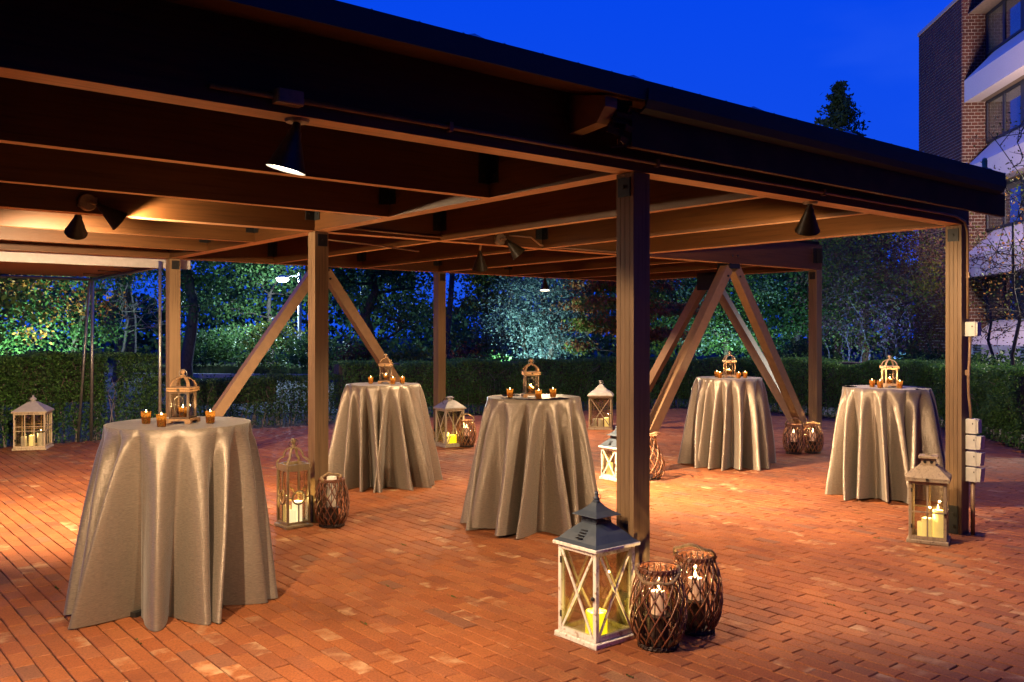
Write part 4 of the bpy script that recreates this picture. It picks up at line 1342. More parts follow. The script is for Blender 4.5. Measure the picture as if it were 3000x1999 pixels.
# L3 ash lantern at the far post
p3 = Vector((3.745, 7.01, 0))
floor_lantern('floor_lantern', 'ash grey X-barred lantern with round chimney cap between two tables', p3, -0.10, 0.300, 0.540, M['wood_ash'], 'X', 'chimney', M['zinc'])
candle('glowing yellow candle at the front of the ash grey lantern', p3 + Vector((0.02, -0.05, CZ)), 0.048, 0.13, M['wax_yellow'], watts=0.9)
candle('cream candle behind the yellow one in the ash grey lantern', p3 + Vector((-0.04, 0.03, CZ)), 0.04, 0.165, M['wax_lit'])
# L4 at the rear right
p4 = D(1760, 14.85)
r4 = -YAW - 0.16
floor_lantern('floor_lantern', 'weathered X-barred lantern with two-tier roof standing alone at the back', p4, r4, 0.375, 0.560, M['wood_grey'], 'X', 'tier', M['zinc'], dd=0.36)
for dx, h, mt, nm, wt in ((-0.095, 0.145, M['wax_white'], 'left unlit', 0), (0.0, 0.145, M['wax_white'], 'middle unlit', 0), (0.10, 0.165, M['wax_lit'], 'right glowing', 0.7)):
    candle(nm + ' pillar candle of the row in the weathered two-tier lantern', loc_in(p4, r4, dx, -0.05, CZ), 0.038, h, mt, watts=wt)
# L1 far left cream
p1_ = D(97, 12.35)
r1 = -0.43
floor_lantern('floor_lantern', 'cream wooden lantern with square glazing bars and pale metal roof at far left', p1_, r1, 0.395, 0.520, M['wood_cream'], 'grid', 'crown', M['header'])
for dx, h, mt, nm, wt in ((-0.10, 0.145, M['wax_white'], 'left pale', 0), (0.0, 0.16, M['wax_lit'], 'middle yellow', 0.7), (0.105, 0.19, M['wax_white'], 'right tallest pale', 0)):
    candle(nm + ' candle in the cream square-barred lantern', loc_in(p1_, r1, dx, -0.06, CZ), 0.038, h, mt, watts=wt)
# L7 right
p7 = Vector((3.305, -0.030, 0)); r7 = -1.19 + 0.02 
r7 = math.atan2(-0.165 - 0.102, 3.229 - 3.12)
p7 = (G(2654.5, 1588) + G(2786, 1579.5)) / 2
floor_lantern('floor_lantern', 'grey-brown wooden lantern with box chimney at the far right post', p7, r7, 0.262, 0.487, M['wood_grey'], 'cross', 'boxtop', M['wood_grey'], post=0.022)
candle('tall burning cream candle in the box chimney lantern', loc_in(p7, r7, 0.065, 0.0, CZ), 0.040, 0.215, M['wax_lit'], watts=1.2, flame=True)
candle('medium yellow candle in the box chimney lantern', loc_in(p7, r7, -0.01, -0.055, CZ), 0.036, 0.155, M['wax_lit'], watts=0.6)
candle('low candle at the left in the box chimney lantern', loc_in(p7, r7, -0.05, -0.01, CZ), 0.030, 0.115, M['wax_lit'])

# ================================================================== WICKER LANTERNS
def wicker(label, loc, rz, rmax, H, cane, shape='barrel', rope=None, nc=15, rim=0.70, seed=1, glass=True):
    o = thing('wicker_lantern', label, 'wicker lantern', loc, rz, 'round wicker candle lanterns')
    r_ = random.Random(seed)
    if shape == 'barrel':
        pr_ = [(0.0, 0.66), (0.07, 0.80), (0.2, 0.94), (0.42, 1.0), (0.62, 0.98), (0.8, 0.88), (0.92, 0.76), (1.0, rim)]
    else:
        pr_ = [(0.0, 0.70), (0.06, 0.86), (0.18, 1.0), (0.34, 0.97), (0.55, 0.80), (0.75, 0.60), (0.9, 0.50), (1.0, 0.46)]
    def rad_(s):
        for (a0, b0), (a1, b1) in zip(pr_, pr_[1:]):
            if s <= a1:
                t = (s - a0) / (a1 - a0)
                t = t * t * (3 - 2 * t) * 0.4 + t * 0.6
                return rmax * (b0 + (b1 - b0) * t)
        return rmax * pr_[-1][1]
    z0, z1 = 0.022, H - 0.018
    wv = MB()
    for sgn in (-1, 1):
        for k in range(nc):
            t0 = 2 * pi * (k + r_.uniform(-0.12, 0.12)) / nc
            tw = r_.uniform(1.35, 1.65)
            P = []
            for i in range(19):
                s = i / 18
                th = t0 + sgn * tw * (s - 0.5)
                rr = rad_(s) + sgn * 0.0032 + 0.0015 * r_.uniform(-1, 1)
                P.append((rr * cos(th), rr * sin(th), z0 + (z1 - z0) * s))
            wv.tube(P, r_.uniform(0.0042, 0.0056), 5)
    wv.build('weave', cane, o, smooth=True)
    ib = MB()
    for k in range(18):
        th = 2 * pi * k / 18
        P = [((rad_(s) * 0.955 - 0.010) * cos(th), (rad_(s) * 0.955 - 0.010) * sin(th), z0 + (z1 - z0) * s) for s in [i / 8 for i in range(9)]]
        ib.tube(P, 0.0034, 5)
    ib.build('inner_ribs', M['cane_dark'], o, smooth=True)
    for z, rr, nm in ((0.012, rad_(0) + 0.002, 'base_ring'), (H - 0.014, rad_(1) + 0.001, 'rim')):
        mb = MB()
        for dz in ((-0.005, 0.006) if nm == 'base_ring' else (-0.008, 0.0, 0.008)):
            mb.tube([(rr * cos(2 * pi * k / 28), rr * sin(2 * pi * k / 28), z + dz) for k in range(28)], 0.006, 6, closed=True)
        for k in range(26):
            th = 2 * pi * k / 26
            mb.tube([((rr + 0.008) * cos(th), (rr + 0.008) * sin(th), z - 0.012), ((rr + 0.008) * cos(th + 0.1), (rr + 0.008) * sin(th + 0.1), z + 0.011), ((rr - 0.008) * cos(th + 0.15), (rr - 0.008) * sin(th + 0.15), z + 0.011)], 0.0028, 4)
        mb.build(nm, cane if nm == 'rim' else M['cane_dark'], o, smooth=True)
    fl = MB(); fl.lathe([(rad_(0) * 0.96, 0.016), (rad_(0) * 0.96, 0.024)], 20); fl.build('floor_board', M['cane_dark'], o)
    if rope:
        ang, tilt, length = rope                              # azimuth of the two knots, lean of the loop, how far it reaches
        rr = rad_(1) + 0.004
        A_ = Vector((rr * cos(ang), rr * sin(ang), H - 0.010))
        B_ = -A_
        B_.z = H - 0.010
        side_ = Vector((-sin(ang), cos(ang), 0))
        dirv = side_ * sin(tilt) + Vector((0, 0, 1)) * cos(tilt)
        base = []
        for i in range(33):
            t = pi * i / 32
            w_ = A_ * 1.06 * cos(t)
            base.append(Vector((w_.x, w_.y, H - 0.006)) + dirv * (length * sin(t) ** 0.8) + Vector((0, 0, 0.006 * sin(t * 5))))
        mb = MB()
        for ph in (0, 2.1, 4.2):
            P = []
            for i, q in enumerate(base):
                d_ = (base[min(i + 1, 32)] - base[max(i - 1, 0)]).normalized()
                u_ = d_.orthogonal().normalized()
                v_ = d_.cross(u_)
                t = ph + i * 1.1
                P.append(q + (u_ * cos(t) + v_ * sin(t)) * 0.0050)
            mb.tube(P, 0.0056, 5)
        for e in (A_, B_):                                    # knots with frayed ends
            mb.lathe([(0.003, -0.016), (0.013, -0.008), (0.014, 0.004), (0.008, 0.014), (0.002, 0.018)], 8, e + Vector((0, 0, 0.004)))
            for f in range(7):
                mb.tube([e, e + Vector((r_.uniform(-0.02, 0.02), r_.uniform(-0.02, 0.02), r_.uniform(-0.01, 0.035)))], 0.0012, 3)
        mb.build('rope_handle', M['rope'], o, smooth=True)
    if glass:
        gl = MB(); gr = min(rmax * 0.52, rad_(1) * 0.82)
        zg = H * 0.40
        gl.lathe([(gr, zg), (gr, H * 0.84)], 24, caps=False)
        gl.build('glass_cylinder', M['clear'], o, smooth=True)
        sp = MB(); sp.lathe([(gr * 0.75, 0.025), (gr * 0.75, zg - 0.006), (gr * 1.02, zg - 0.004), (gr * 1.02, zg + 0.002)], 18); sp.build('candle_stand', M['cane_dark'], o)
        return zg + 0.004
    return 0.026
wl_ = [
    ('W1', G(972, 1541) + Vector((0, 0.0, 0)), 0.138, 0.395, 'cane', 'barrel', (0.3, 0.9, 0.055), 'brown wicker lantern beside the ring-barred lantern at the middle post', 'unlit', 0.0),
    ('W2', G(1367, 1309), 0.132, 0.375, 'cane_light', 'barrel', (-0.6, 0.2, 0.085), 'small honey wicker lantern right of the ash grey lantern', 'lit', 1.0),
    ('W3', Vector((-0.066, -0.235, 0)), 0.140, 0.408, 'cane', 'barrel', (2.30, 2.05, 0.125), 'front dark wicker lantern with drooping rope in front of the front post', 'lit', 1.6),
    ('W4', Vector((0.275, -0.195, 0)), 0.140, 0.408, 'cane', 'barrel', (2.05, 0.95, 0.125), 'rear dark wicker lantern with upright rope right of the front post', 'lit', 1.6),
    ('W5', Vector((3.81, 3.37, 0)), 0.195, 0.475, 'cane_light', 'pear', (-0.3, -1.35, 0.20), 'pear-shaped honey wicker lantern half hidden by the front post', 'none', 0.0),
    ('W6', G(2325, 1329), 0.134, 0.388, 'cane_light', 'barrel', (-0.75, -0.7, 0.11), 'left of two wicker lanterns at the back post with V braces', 'lit', 0.5),
    ('W7', G(2381, 1327), 0.134, 0.388, 'cane_light', 'barrel', (-0.9, 0.9, 0.04), 'right brightly lit wicker lantern against the back post with V braces', 'lit', 1.4)]
for k, (nm, p_, rm, H, cn, shp, rope, lab, st_, wt) in enumerate(wl_):
    zc = wicker(lab, p_, 0.3 * k, rm, H, M[cn], shp, (rope[0] - 0.3 * k, rope[1], rope[2]), nc=15 if shp == 'barrel' else 13, seed=k + 3, glass=st_ != 'none')
    if nm == 'W1':
        candle('tall white unlit candle rising out of the wicker lantern at the middle post', p_ + Vector((0, 0, zc)), 0.040, 0.245, M['wax_white'], group='candles in the wicker lanterns')
    elif st_ == 'lit':
        candle('burning candle in ' + lab, p_ + Vector((0, 0, zc)), 0.036, 0.115, M['wax_warm'], watts=wt, flame=True, group='candles in the wicker lanterns')

# ================================================================== BUILDING
def bl_axes():
    e1 = Vector((0.0975 * CYW + 0.995 * SY, -0.0975 * SY + 0.995 * CYW, 0))   # receding
    e2 = Vector((0.995 * CYW - 0.0975 * SY, -0.995 * SY - 0.0975 * CYW, 0))   # to the right
    return e1, e2
E1, E2 = bl_axes()
C0 = D(2818, 29.0)
bd = thing('brick_building', 'dark red brick hotel building with white sloped window bands at right', 'building', C0)
def BP(a_, b_, z):                        # a along E1, b along E2 (local)
    return E1 * a_ + E2 * b_ + Vector((0, 0, z))
def bquad(mb, pts):
    mb.add(pts, [tuple(range(len(pts)))])
def bbx(mb, a0, a1, b0, b1, z0, z1, m=0):
    P = [BP(a_, b_, z) for a_ in (a0, a1) for b_ in (b0, b1) for z in (z0, z1)]
    mb.add(P, [(0, 1, 3, 2), (4, 6, 7, 5), (0, 4, 5, 1), (2, 3, 7, 6), (0, 2, 6, 4), (1, 5, 7, 3)], m)
RW, ZR = 0.77, 12.42
mb = MB()
bbx(mb, 0.012, 3.95, 0.012, 14, -0.08, ZR - 0.02)
bbx(mb, -37, 0.011, RW + 0.012, 14, -0.08, ZR - 0.02)  # wall run on out of view to shut out low sky light
wallo = mb.build('wall', M['mortar'], bd)
bh, bw_ = 0.107, 0.197
bm_ = []
for k in range(4):
    q = MB(); q.box((0, 0, 0), (bw_ - 0.013, 0.03, bh - 0.014)); bm_.append(q.mesh('brick', M['wall_brick']))
ang = math.atan2(E2.y, E2.x)
rr_ = random.Random(9)
cnt = 0
hm = {}
stuffb = MB()
rows = int(ZR / bh)
for r_i in range(rows - 1, -1, -1):       # return wall facing the pavilion: single bricks
    off = (r_i % 2) * 0.5
    x0 = -off * bw_
    while x0 < RW - 0.001:
        xa, xb = max(0.0, x0), min(RW, x0 + bw_)
        x0 += bw_
        if xb - xa < 0.04: continue
        z = (r_i + 0.5) * bh
        if cnt < 300:
            key = round(xb - xa, 3)
            if key not in hm:
                q = MB(); q.box((0, 0, 0), (xb - xa - 0.024, 0.03, bh - 0.024)); hm[key] = q.mesh('brick', M['wall_brick'])
            ob = bpy.data.objects.new('brick', hm[key])
            col.objects.link(ob)
            ob.parent = wallo
            ob.location = BP(rr_.uniform(-0.002, 0.001), (xa + xb) / 2, z)
            ob.rotation_euler = (0, 0, ang)
            cnt += 1
        else:
            bbx(stuffb, -0.014, 0.016, xa + 0.012, xb - 0.012, z - bh / 2 + 0.012, z + bh / 2 - 0.012)
for r_i in range(rows):                   # long side wall, seen at a grazing angle
    off = (r_i % 2) * 0.5
    x0 = 0.016 - off * bw_
    while x0 < 3.95:
        xa, xb = max(0.017, x0), min(3.95, x0 + bw_)
        x0 += bw_
        if xb - xa < 0.03: continue
        z = (r_i + 0.5) * bh
        bbx(stuffb, xa + 0.012, xb - 0.012, -0.002 + rr_.uniform(-0.002, 0.002), 0.03, z - bh / 2 + 0.013, z + bh / 2 - 0.013)
tag(stuffb.build('brick_courses', M['wall_brick'], wallo), kind='stuff')
mb = MB(); bbx(mb, -0.02, 4.0, -0.03, 14, ZR - 0.02, ZR + 0.10); bbx(mb, -37, -0.021, RW - 0.03, 14, ZR - 0.02, ZR + 0.10); mb.build('roof_coping', M['header'], bd)
WL = RW                                    # plane of the window wall (b = RW)
for fi, (sill, top_above) in enumerate(((10.46, 11.78), (7.64, 8.97), (4.82, 6.15), (2.00, 3.33))):
    # white band under the windows: slopes out from the sill, drops, returns
    out = RW - 0.06
    lipt, lipb = sill - 0.79, sill - 1.49
    if fi == 3: lipb = 0.35
    prof = [(RW + 0.011, sill), (RW - out, lipt), (RW - out, lipb), (RW - out + 0.10, lipb - 0.001), (RW + 0.011, lipb + 0.05)]
    mb = MB()
    P = [BP(-0.03, b_, z) for b_, z in prof] + [BP(-36.5, b_, z) for b_, z in prof]
    n = len(prof)
    # far end of the slope is bevelled back to the wall
    P[0] = BP(-0.55, prof[0][0], sill)
    mb.add(P, [(i, (i + 1) % n, n + (i + 1) % n, n + i) for i in range(n)] + [tuple(reversed(range(n))), tuple(range(n, 2 * n))])
    mb.build('window_band', M['stucco'], bd)
    if fi == 3:
        for q in range(2):
            v_ = MB()
            for s in range(9):
                bbx(v_, -1.35 - q * 3.2, -0.75 - q * 3.2, RW - out - 0.012, RW - out - 0.001, 0.55 + s * 0.075, 0.585 + s * 0.075)
            v_.build('louvre_vent', M['win_frame'], bd)
    sf = MB(); bbx(sf, -36.5, -0.05, RW - out + 0.12, RW - 0.001, top_above + 0.03, top_above + 0.06); sf.build('soffit', M['soffit'], bd)
    for q in range(11):
        a1 = -0.04 - q * 3.1
        a0 = a1 - 2.75
        fr = MB()
        fd = (RW - 0.05, RW + 0.005)
        bbx(fr, a0, a1, fd[0], fd[1], sill - 0.005, sill + 0.07)
        bbx(fr, a0, a1, fd[0], fd[1], top_above - 0.06, top_above + 0.02)
        bbx(fr, a1 - 0.09, a1, fd[0], fd[1], sill + 0.07, top_above - 0.06)
        bbx(fr, a0, a0 + 0.35, fd[0], fd[1], sill + 0.07, top_above - 0.06)
        am = a1 - 1.28
        bbx(fr, am - 0.07, am + 0.07, fd[0], fd[1], sill + 0.07, top_above - 0.06)
        win = fr.build('window', M['win_frame'], bd)
        for (pa, pb) in ((am + 0.07, a1 - 0.09), (a0 + 0.35, am - 0.07)):
            g_ = MB(); bbx(g_, pa, pb, RW - 0.025, RW - 0.020, sill + 0.07, top_above - 0.06); g_.build('pane', M['win_glass'], win)
        cu = MB()
        nn = 24
        rowp = []
        lo, hi = (am + 0.05, a1 - 0.06)
        for i in range(nn + 1):
            aa = lo + (hi - lo) * i / nn
            rowp.append((aa, RW + 0.002 - 0.012 * (0.5 + 0.5 * sin(i * 1.9))))
        vs_ = [BP(aa, bb - 0.001, sill + 0.05) for aa, bb in rowp] + [BP(aa, bb - 0.001, top_above - 0.04) for aa, bb in rowp]
        cu.add(vs_, [(i, i + 1, nn + 2 + i, nn + 1 + i) for i in range(nn)])
        cu.build('curtain', M['curtain'], win)

# unseen brick wing behind the camera, added to block low sky light
hw_ = thing('sky_block_wing', 'long plain brick wing added out of view to block sky light', 'building', Vector((CX, CY, 0)) + Vector((-SY, -CYW, 0)) * 7.5)
def HP(r_, k_, z):
    return Vector((r_ * CYW - k_ * SY, -r_ * SY - k_ * CYW, z))
def hbox(mb, r0, r1, k0, k1, z0, z1):
    P = [HP(r_, k_, z) for r_ in (r0, r1) for k_ in (k0, k1) for z in (z0, z1)]
    mb.add(P, [(0, 1, 3, 2), (4, 6, 7, 5), (0, 4, 5, 1), (2, 3, 7, 6), (0, 2, 6, 4), (1, 5, 7, 3)])
mb = MB(); hbox(mb, -22, 26, 0, 12, -0.08, 12.4); mb.build('wall', M['wall_brick'], hw_)
mb = MB(); hbox(mb, -22.1, 26.1, -0.06, 12.1, 12.4, 12.55); mb.build('roof_coping', M['header'], hw_)
for fl_ in range(4):
    for q in range(11):
        r0 = -20.5 + q * 4.2
        z0 = 1.0 + fl_ * 2.83
        mb = MB(); hbox(mb, r0, r0 + 2.2, -0.03, 0.02, z0, z0 + 1.4); wn2 = mb.build('window', M['win_frame'], hw_)
        mb = MB(); hbox(mb, r0 + 0.08, r0 + 2.12, -0.05, -0.032, z0 + 0.08, z0 + 1.32); mb.build('pane', M['room'], wn2)

# ================================================================== VEGETATION
GREEN_D = [(0.024, 0.062, 0.022), (0.038, 0.092, 0.030), (0.060, 0.110, 0.034), (0.018, 0.046, 0.020)]
GREEN_M = [(0.045, 0.115, 0.032), (0.070, 0.155, 0.042), (0.100, 0.170, 0.044), (0.034, 0.085, 0.028)]
GREEN_Y = [(0.10, 0.15, 0.025), (0.17, 0.18, 0.030), (0.06, 0.11, 0.025), (0.20, 0.15, 0.035)]
SILVER = [(0.09, 0.145, 0.135), (0.14, 0.20, 0.19), (0.06, 0.115, 0.10), (0.18, 0.22, 0.21)]
RUST = [(0.30, 0.090, 0.032), (0.38, 0.125, 0.040), (0.20, 0.060, 0.026), (0.32, 0.160, 0.045)]
ORANGE = [(0.42, 0.14, 0.03), (0.50, 0.24, 0.05), (0.32, 0.09, 0.03), (0.40, 0.26, 0.06)]
PURPLE = [(0.075, 0.034, 0.040), (0.10, 0.046, 0.040), (0.055, 0.030, 0.036), (0.12, 0.065, 0.040)]
GREEN_H = [(0.085, 0.20, 0.045), (0.12, 0.27, 0.06), (0.05, 0.13, 0.03), (0.17, 0.31, 0.08)]
for nm, c in (('green_hedge', GREEN_H), ('green_dark', GREEN_D), ('green_mid', GREEN_M), ('green_yellow', GREEN_Y), ('silver', SILVER), ('rust', RUST), ('orange', ORANGE), ('purple', PURPLE)):
    M['leaf_' + nm] = leafm(nm + '_leaves', c)

def hedge(label, pts, h, thick, n, core, seed, leaf=0.05, mats=('leaf_green_dark', 'leaf_green_mid')):
    r_ = random.Random(seed)
    o = thing('hedge', label, 'hedge', pts[0])
    mb = MB()
    seg = [(Vector(a_), Vector(b_), (Vector(b_) - Vector(a_)).length) for a_, b_ in zip(pts, pts[1:])]
    tot = sum(s[2] for s in seg)
    base = Vector(pts[0])
    def sample():
        t = r_.random() * tot
        for a_, b_, L in seg:
            if t <= L:
                break
            t -= L
        p_ = a_.lerp(b_, min(1, t / L))
        d_ = (b_ - a_).normalized()
        n_ = Vector((d_.y, -d_.x, 0))
        if (Vector((CX, CY, 0)) - p_).dot(n_) < 0:
            n_ = -n_
        return p_, n_
    for k in range(n):
        p_, n_ = sample()
        q = r_.random()
        wob = 0.10 * noise.noise((p_.x * 1.1, p_.y * 1.1, seed)) + 0.05 * noise.noise((p_.x * 3, p_.y * 3, seed + 5))
        hh = h + wob
        if q < 0.58:
            z = hh * r_.random() ** 0.85
            w = thick / 2 * (0.72 + 0.28 * min(1, z / 0.5)) - abs(r_.gauss(0, 0.07)) + 0.13 * noise.noise((p_.x * 2.3, p_.y * 2.3, z * 3 + seed))
            if z < 0.22 and r_.random() < 0.45: continue
        elif q < 0.88:
            z = hh - abs(r_.gauss(0, 0.045))
            if r_.random() < 0.04: z += r_.uniform(0, 0.12)
            w = r_.uniform(-thick / 2, thick / 2)
        else:
            z = r_.uniform(0.1, hh)
            w = r_.uniform(-thick / 2, thick / 2)
        leaf_quad(mb, p_ + n_ * w + Vector((0, 0, z - 0.05)) - base, leaf, r_, None, 0 if r_.random() < 0.6 else 1)
    mb.build('foliage', [M[m_] for m_ in mats], o)
    tw = MB()
    for k in range(int(tot * 26)):
        p_, n_ = sample()
        w = r_.uniform(-thick / 3, thick / 3)
        q0 = p_ + n_ * w + Vector((0, 0, -0.07)) - base
        q1 = q0 + Vector((r_.uniform(-0.12, 0.12), r_.uniform(-0.12, 0.12), h * r_.uniform(0.4, 0.75)))
        q2 = q1 + n_ * r_.uniform(-0.1, 0.35) + Vector((r_.uniform(-0.2, 0.2), r_.uniform(-0.2, 0.2), h * 0.2))
        tw.tube([q0, q1, q2], [0.011, 0.007, 0.003], 4)
    tw.build('twigs', M['bark_pale'], o)
    if not core:
        cr = MB()
        for a_, b_, L in seg[1:-1]:
            cr.bar(a_ - base + Vector((0, 0, h * 0.66)), b_ - base + Vector((0, 0, h * 0.66)), h * 0.50, thick * 0.3, Vector((0, 0, 1)).cross(b_ - a_))
        cr.build('inner_growth', M['bark'], o)
    if core:
        cr = MB()
        for a_, b_, L in seg:
            cr.bar(a_ - base + Vector((0, 0, h * 0.52)), b_ - base + Vector((0, 0, h * 0.52)), h * 0.80, thick * 0.42, Vector((0, 0, 1)).cross(b_ - a_))
        cr.build('inner_growth', M['bark'], o)
    return o
def back_off(i, d):
    p_ = edge[i]
    v_ = Vector((p_.x - CX, p_.y - CY, 0)).normalized()
    return (p_.x + v_.x * d, p_.y + v_.y * d, 0)
hedge('tall loose hedge behind the cream lantern at left', [back_off(i, 0.75) for i in (0, 1, 2, 3, 4)] + [tuple(D(420, 14.6))], 1.30, 0.9, 36000, False, 1, 0.042, ('leaf_green_dark', 'leaf_green_hedge'))
hedge('low see-through hedge behind the tan middle post', [tuple(D(440, 15.2)), tuple(D(560, 15.2)), tuple(D(650, 15.5)), tuple(D(800, 16.2)), tuple(D(972, 17.0))], 0.86, 0.75, 20000, False, 2, 0.042, ('leaf_green_dark', 'leaf_green_mid'))
hedge('dark clipped hedge behind the centre table', [tuple(D(985, 17.2)), tuple(D(1250, 18.0)), tuple(D(1540, 18.9)), tuple(D(1800, 19.6)), tuple(D(2000, 19.9)), tuple(D(2200, 19.3))], 1.06, 0.9, 56000, True, 3, 0.044, ('leaf_green_hedge', 'leaf_green_hedge'))
hedge('dense bright green hedge behind the far right post', [tuple(D(2215, 19.2)), tuple(D(2430, 17.7)), tuple(D(2600, 16.9)), tuple(D(2760, 16.0)), tuple(D(2870, 14.9)), tuple(D(2960, 13.9)), tuple(D(3080, 12.4))], 1.10, 1.0, 60000, True, 4, 0.042, ('leaf_green_hedge', 'leaf_green_hedge'))

def limb(mb, p, q, r0, r1, rnd, n=5, wob=0.12):
    P, Rr = [], []
    L = (q - p).length
    for i in range(n + 1):
        t = i / n
        w = sin(pi * t) * wob * L
        P.append(p.lerp(q, t) + Vector((rnd.uniform(-w, w), rnd.uniform(-w, w), rnd.uniform(-w, w) * 0.5)))
        Rr.append(r0 + (r1 - r0) * t)
    mb.tube(P, Rr, 6)
    return P
def tree(name, label, loc, blobs, leaf, nleaf, nclump, mats, trunk_h, trunk_r, seed, lean=(0, 0), cat='tree', bark='bark', clump_r=0.32, extra=None, group=None, droop=0.0, stems=1, twiggy=0):
    """blobs: (dx, dy, z, rx, rz) ellipsoids of the crown in metres from the base"""
    leaf, nleaf = leaf * 0.78, int(nleaf * 1.55)
    r_ = random.Random(seed)
    o = thing(name, label, cat, loc, 0, group)
    cl = []
    tot = sum(b[3] ** 2 * b[4] for b in blobs)
    for b in blobs:
        for k in range(max(2, int(nclump * b[3] ** 2 * b[4] / tot))):
            v_ = Vector((r_.gauss(0, 1), r_.gauss(0, 1), r_.gauss(0, 1))).normalized() * (r_.random() ** 0.35)
            cl.append(Vector((b[0] + v_.x * b[3], b[1] + v_.y * b[3], b[2] + v_.z * b[4])))
    tk = MB()
    tops = []
    for s in range(stems):
        a_ = 2 * pi * s / max(1, stems) + r_.random()
        sp = 0.0 if stems == 1 else 0.18
        p0 = Vector((sp * cos(a_), sp * sin(a_), -0.1))
        p1 = Vector((lean[0] + sp * 3.2 * cos(a_), lean[1] + sp * 3.2 * sin(a_), trunk_h))
        P = limb(tk, p0, p1, trunk_r, trunk_r * 0.55, r_, 6, 0.04)
        tops += P[2:]
        tk.tube([P[0] + Vector((0, 0, -0.05)), P[0] + Vector((0, 0, 0.25))], [trunk_r * 1.5, trunk_r * 1.02], 8)
    far = sorted(cl, key=lambda c: r_.random())[:max(6, len(cl) // 3)]
    for c in far:
        b0 = min(tops, key=lambda t: (t - c).length + max(0, t.z - c.z) * 2)
        P = limb(tk, b0, c, trunk_r * 0.26, 0.006, r_, 4, 0.10)
        tops.append(P[2])
        for q in range(twiggy):
            e = P[r_.randrange(2, 5)]
            limb(tk, e, e + Vector((r_.gauss(0, 0.35), r_.gauss(0, 0.35), r_.gauss(0.12, 0.3))), 0.008, 0.002, r_, 3, 0.1)
    tk.build('trunk', M[bark], o, smooth=True)
    mb = MB()
    per = max(1, nleaf // len(cl))
    for c in cl:
        m_ = r_.randrange(len(mats)) if extra is None else (extra(c, r_))
        cr = clump_r * r_.uniform(0.6, 1.35)
        for k in range(int(per * r_.uniform(0.5, 1.5))):
            d_ = Vector((r_.gauss(0, cr), r_.gauss(0, cr), r_.gauss(0, cr * (0.55 if not droop else 0.35))))
            leaf_quad(mb, c + d_, leaf, r_, None if not droop else None, m_)
    mb.build('crown', [M[m] for m in mats], o)
    return o

# far woods as one mass
r_ = random.Random(77)
mb = MB()
for k in range(26000):
    u = r_.uniform(-350, 3000)
    dd = r_.uniform(44, 60)
    hmax = 5.2 + 2.4 * noise.noise((u * 0.006, 3.1, 0)) + 1.6 * noise.noise((u * 0.02, 9.1, 0))
    if 1215 < u < 1390: hmax *= 0.55
    if 300 < u < 480: hmax *= 0.7
    p_ = D(u, dd, hmax * r_.random() ** 0.8)
    leaf_quad(mb, p_, 0.42, r_, None, 0)
tag(mb.build('distant_woods', M['leaf_green_dark']), 'dark belt of woodland far beyond the car park', None, None, 'stuff')

def maple_mix(c, r_):
    if c.z > 2.0 and r_.random() < 0.42 or r_.random() < 0.10:
        return 1
    return 0
t1 = D(170, 17.2)
tree('maple_tree', 'floodlit maple with green and orange leaves behind the left hedge', t1, [(-0.5, 0.2, 1.9, 1.1, 0.8), (0.3, -0.2, 1.6, 0.9, 0.6), (0.1, 0.3, 3.0, 1.5, 1.1), (-0.9, 0, 3.4, 1.2, 1.0), (0.2, 0, 4.6, 1.3, 1.0)], 0.095, 13000, 150, ('leaf_green_mid', 'leaf_orange'), 2.6, 0.075, 21, (0.55, -0.2), bark='bark', clump_r=0.26, extra=maple_mix, twiggy=1)
tree('broadleaf_tree', 'dark leafy tree reaching in at the left edge', D(-150, 13.0), [(0.1, -0.1, 2.5, 0.9, 0.9), (0.45, -0.35, 1.9, 0.5, 0.5), (0, 0, 3.8, 1.3, 1.1)], 0.12, 4600, 80, ('leaf_green_dark', 'leaf_green_mid'), 2.4, 0.08, 22, clump_r=0.28)
tree('tall_tree', 'thin tall tree with twin dark trunks behind the awning poles', D(362, 30), [(0, 0, 6.8, 2.2, 2.2), (1.0, -0.6, 4.8, 0.9, 0.6), (-1.2, 0.6, 4.2, 1.0, 0.6)], 0.20, 3200, 70, ('leaf_green_dark',), 6.5, 0.19, 23, (0.2, 0), clump_r=0.38, stems=2, twiggy=2)
tree('bare_tree', 'nearly bare pale branched tree left of the rear left post', D(345, 20.5), [(0, 0, 2.6, 1.0, 0.8), (0.5, -0.4, 1.9, 0.8, 0.4)], 0.08, 260, 46, ('leaf_green_dark',), 1.9, 0.045, 24, (0.2, -0.1), bark='bark_pale', twiggy=5)
tree('oak_tree', 'big dark oak behind the street lamp and rear left post', D(548, 27), [(-0.3, 0.2, 5.3, 2.0, 1.7), (0.6, -0.4, 4.4, 1.0, 1.0), (-1.0, 0.7, 3.6, 1.3, 0.9), (0.5, -0.3, 2.8, 1.1, 0.7), (-0.3, 0.3, 7.5, 1.9, 1.8)], 0.15, 19000, 260, ('leaf_green_dark', 'leaf_green_dark', 'leaf_green_mid'), 4.6, 0.20, 25, clump_r=0.42, twiggy=1)
tree('oak_tree', 'dark oak with sky gaps right of the tan middle post', D(1088, 28), [(0, 0, 4.6, 1.8, 1.5), (1.0, -0.7, 3.6, 1.3, 1.0), (-0.6, 0.5, 3.2, 1.0, 0.9), (0.4, -0.2, 6.9, 2.0, 1.8), (0.9, -0.7, 2.2, 1.2, 0.7)], 0.15, 19000, 250, ('leaf_green_dark', 'leaf_green_dark', 'leaf_green_mid'), 4.2, 0.20, 26, clump_r=0.42, twiggy=1)
tree('oak_tree', 'dark tree between lamp pole and middle post, lower and fuller', D(790, 43), [(0, 0, 4.4, 2.6, 2.0), (0.8, -0.6, 7.0, 3.0, 2.2), (-1.6, 1.0, 3.2, 1.9, 1.3)], 0.22, 10000, 150, ('leaf_green_dark', 'leaf_green_mid'), 3.4, 0.18, 27, clump_r=0.45)
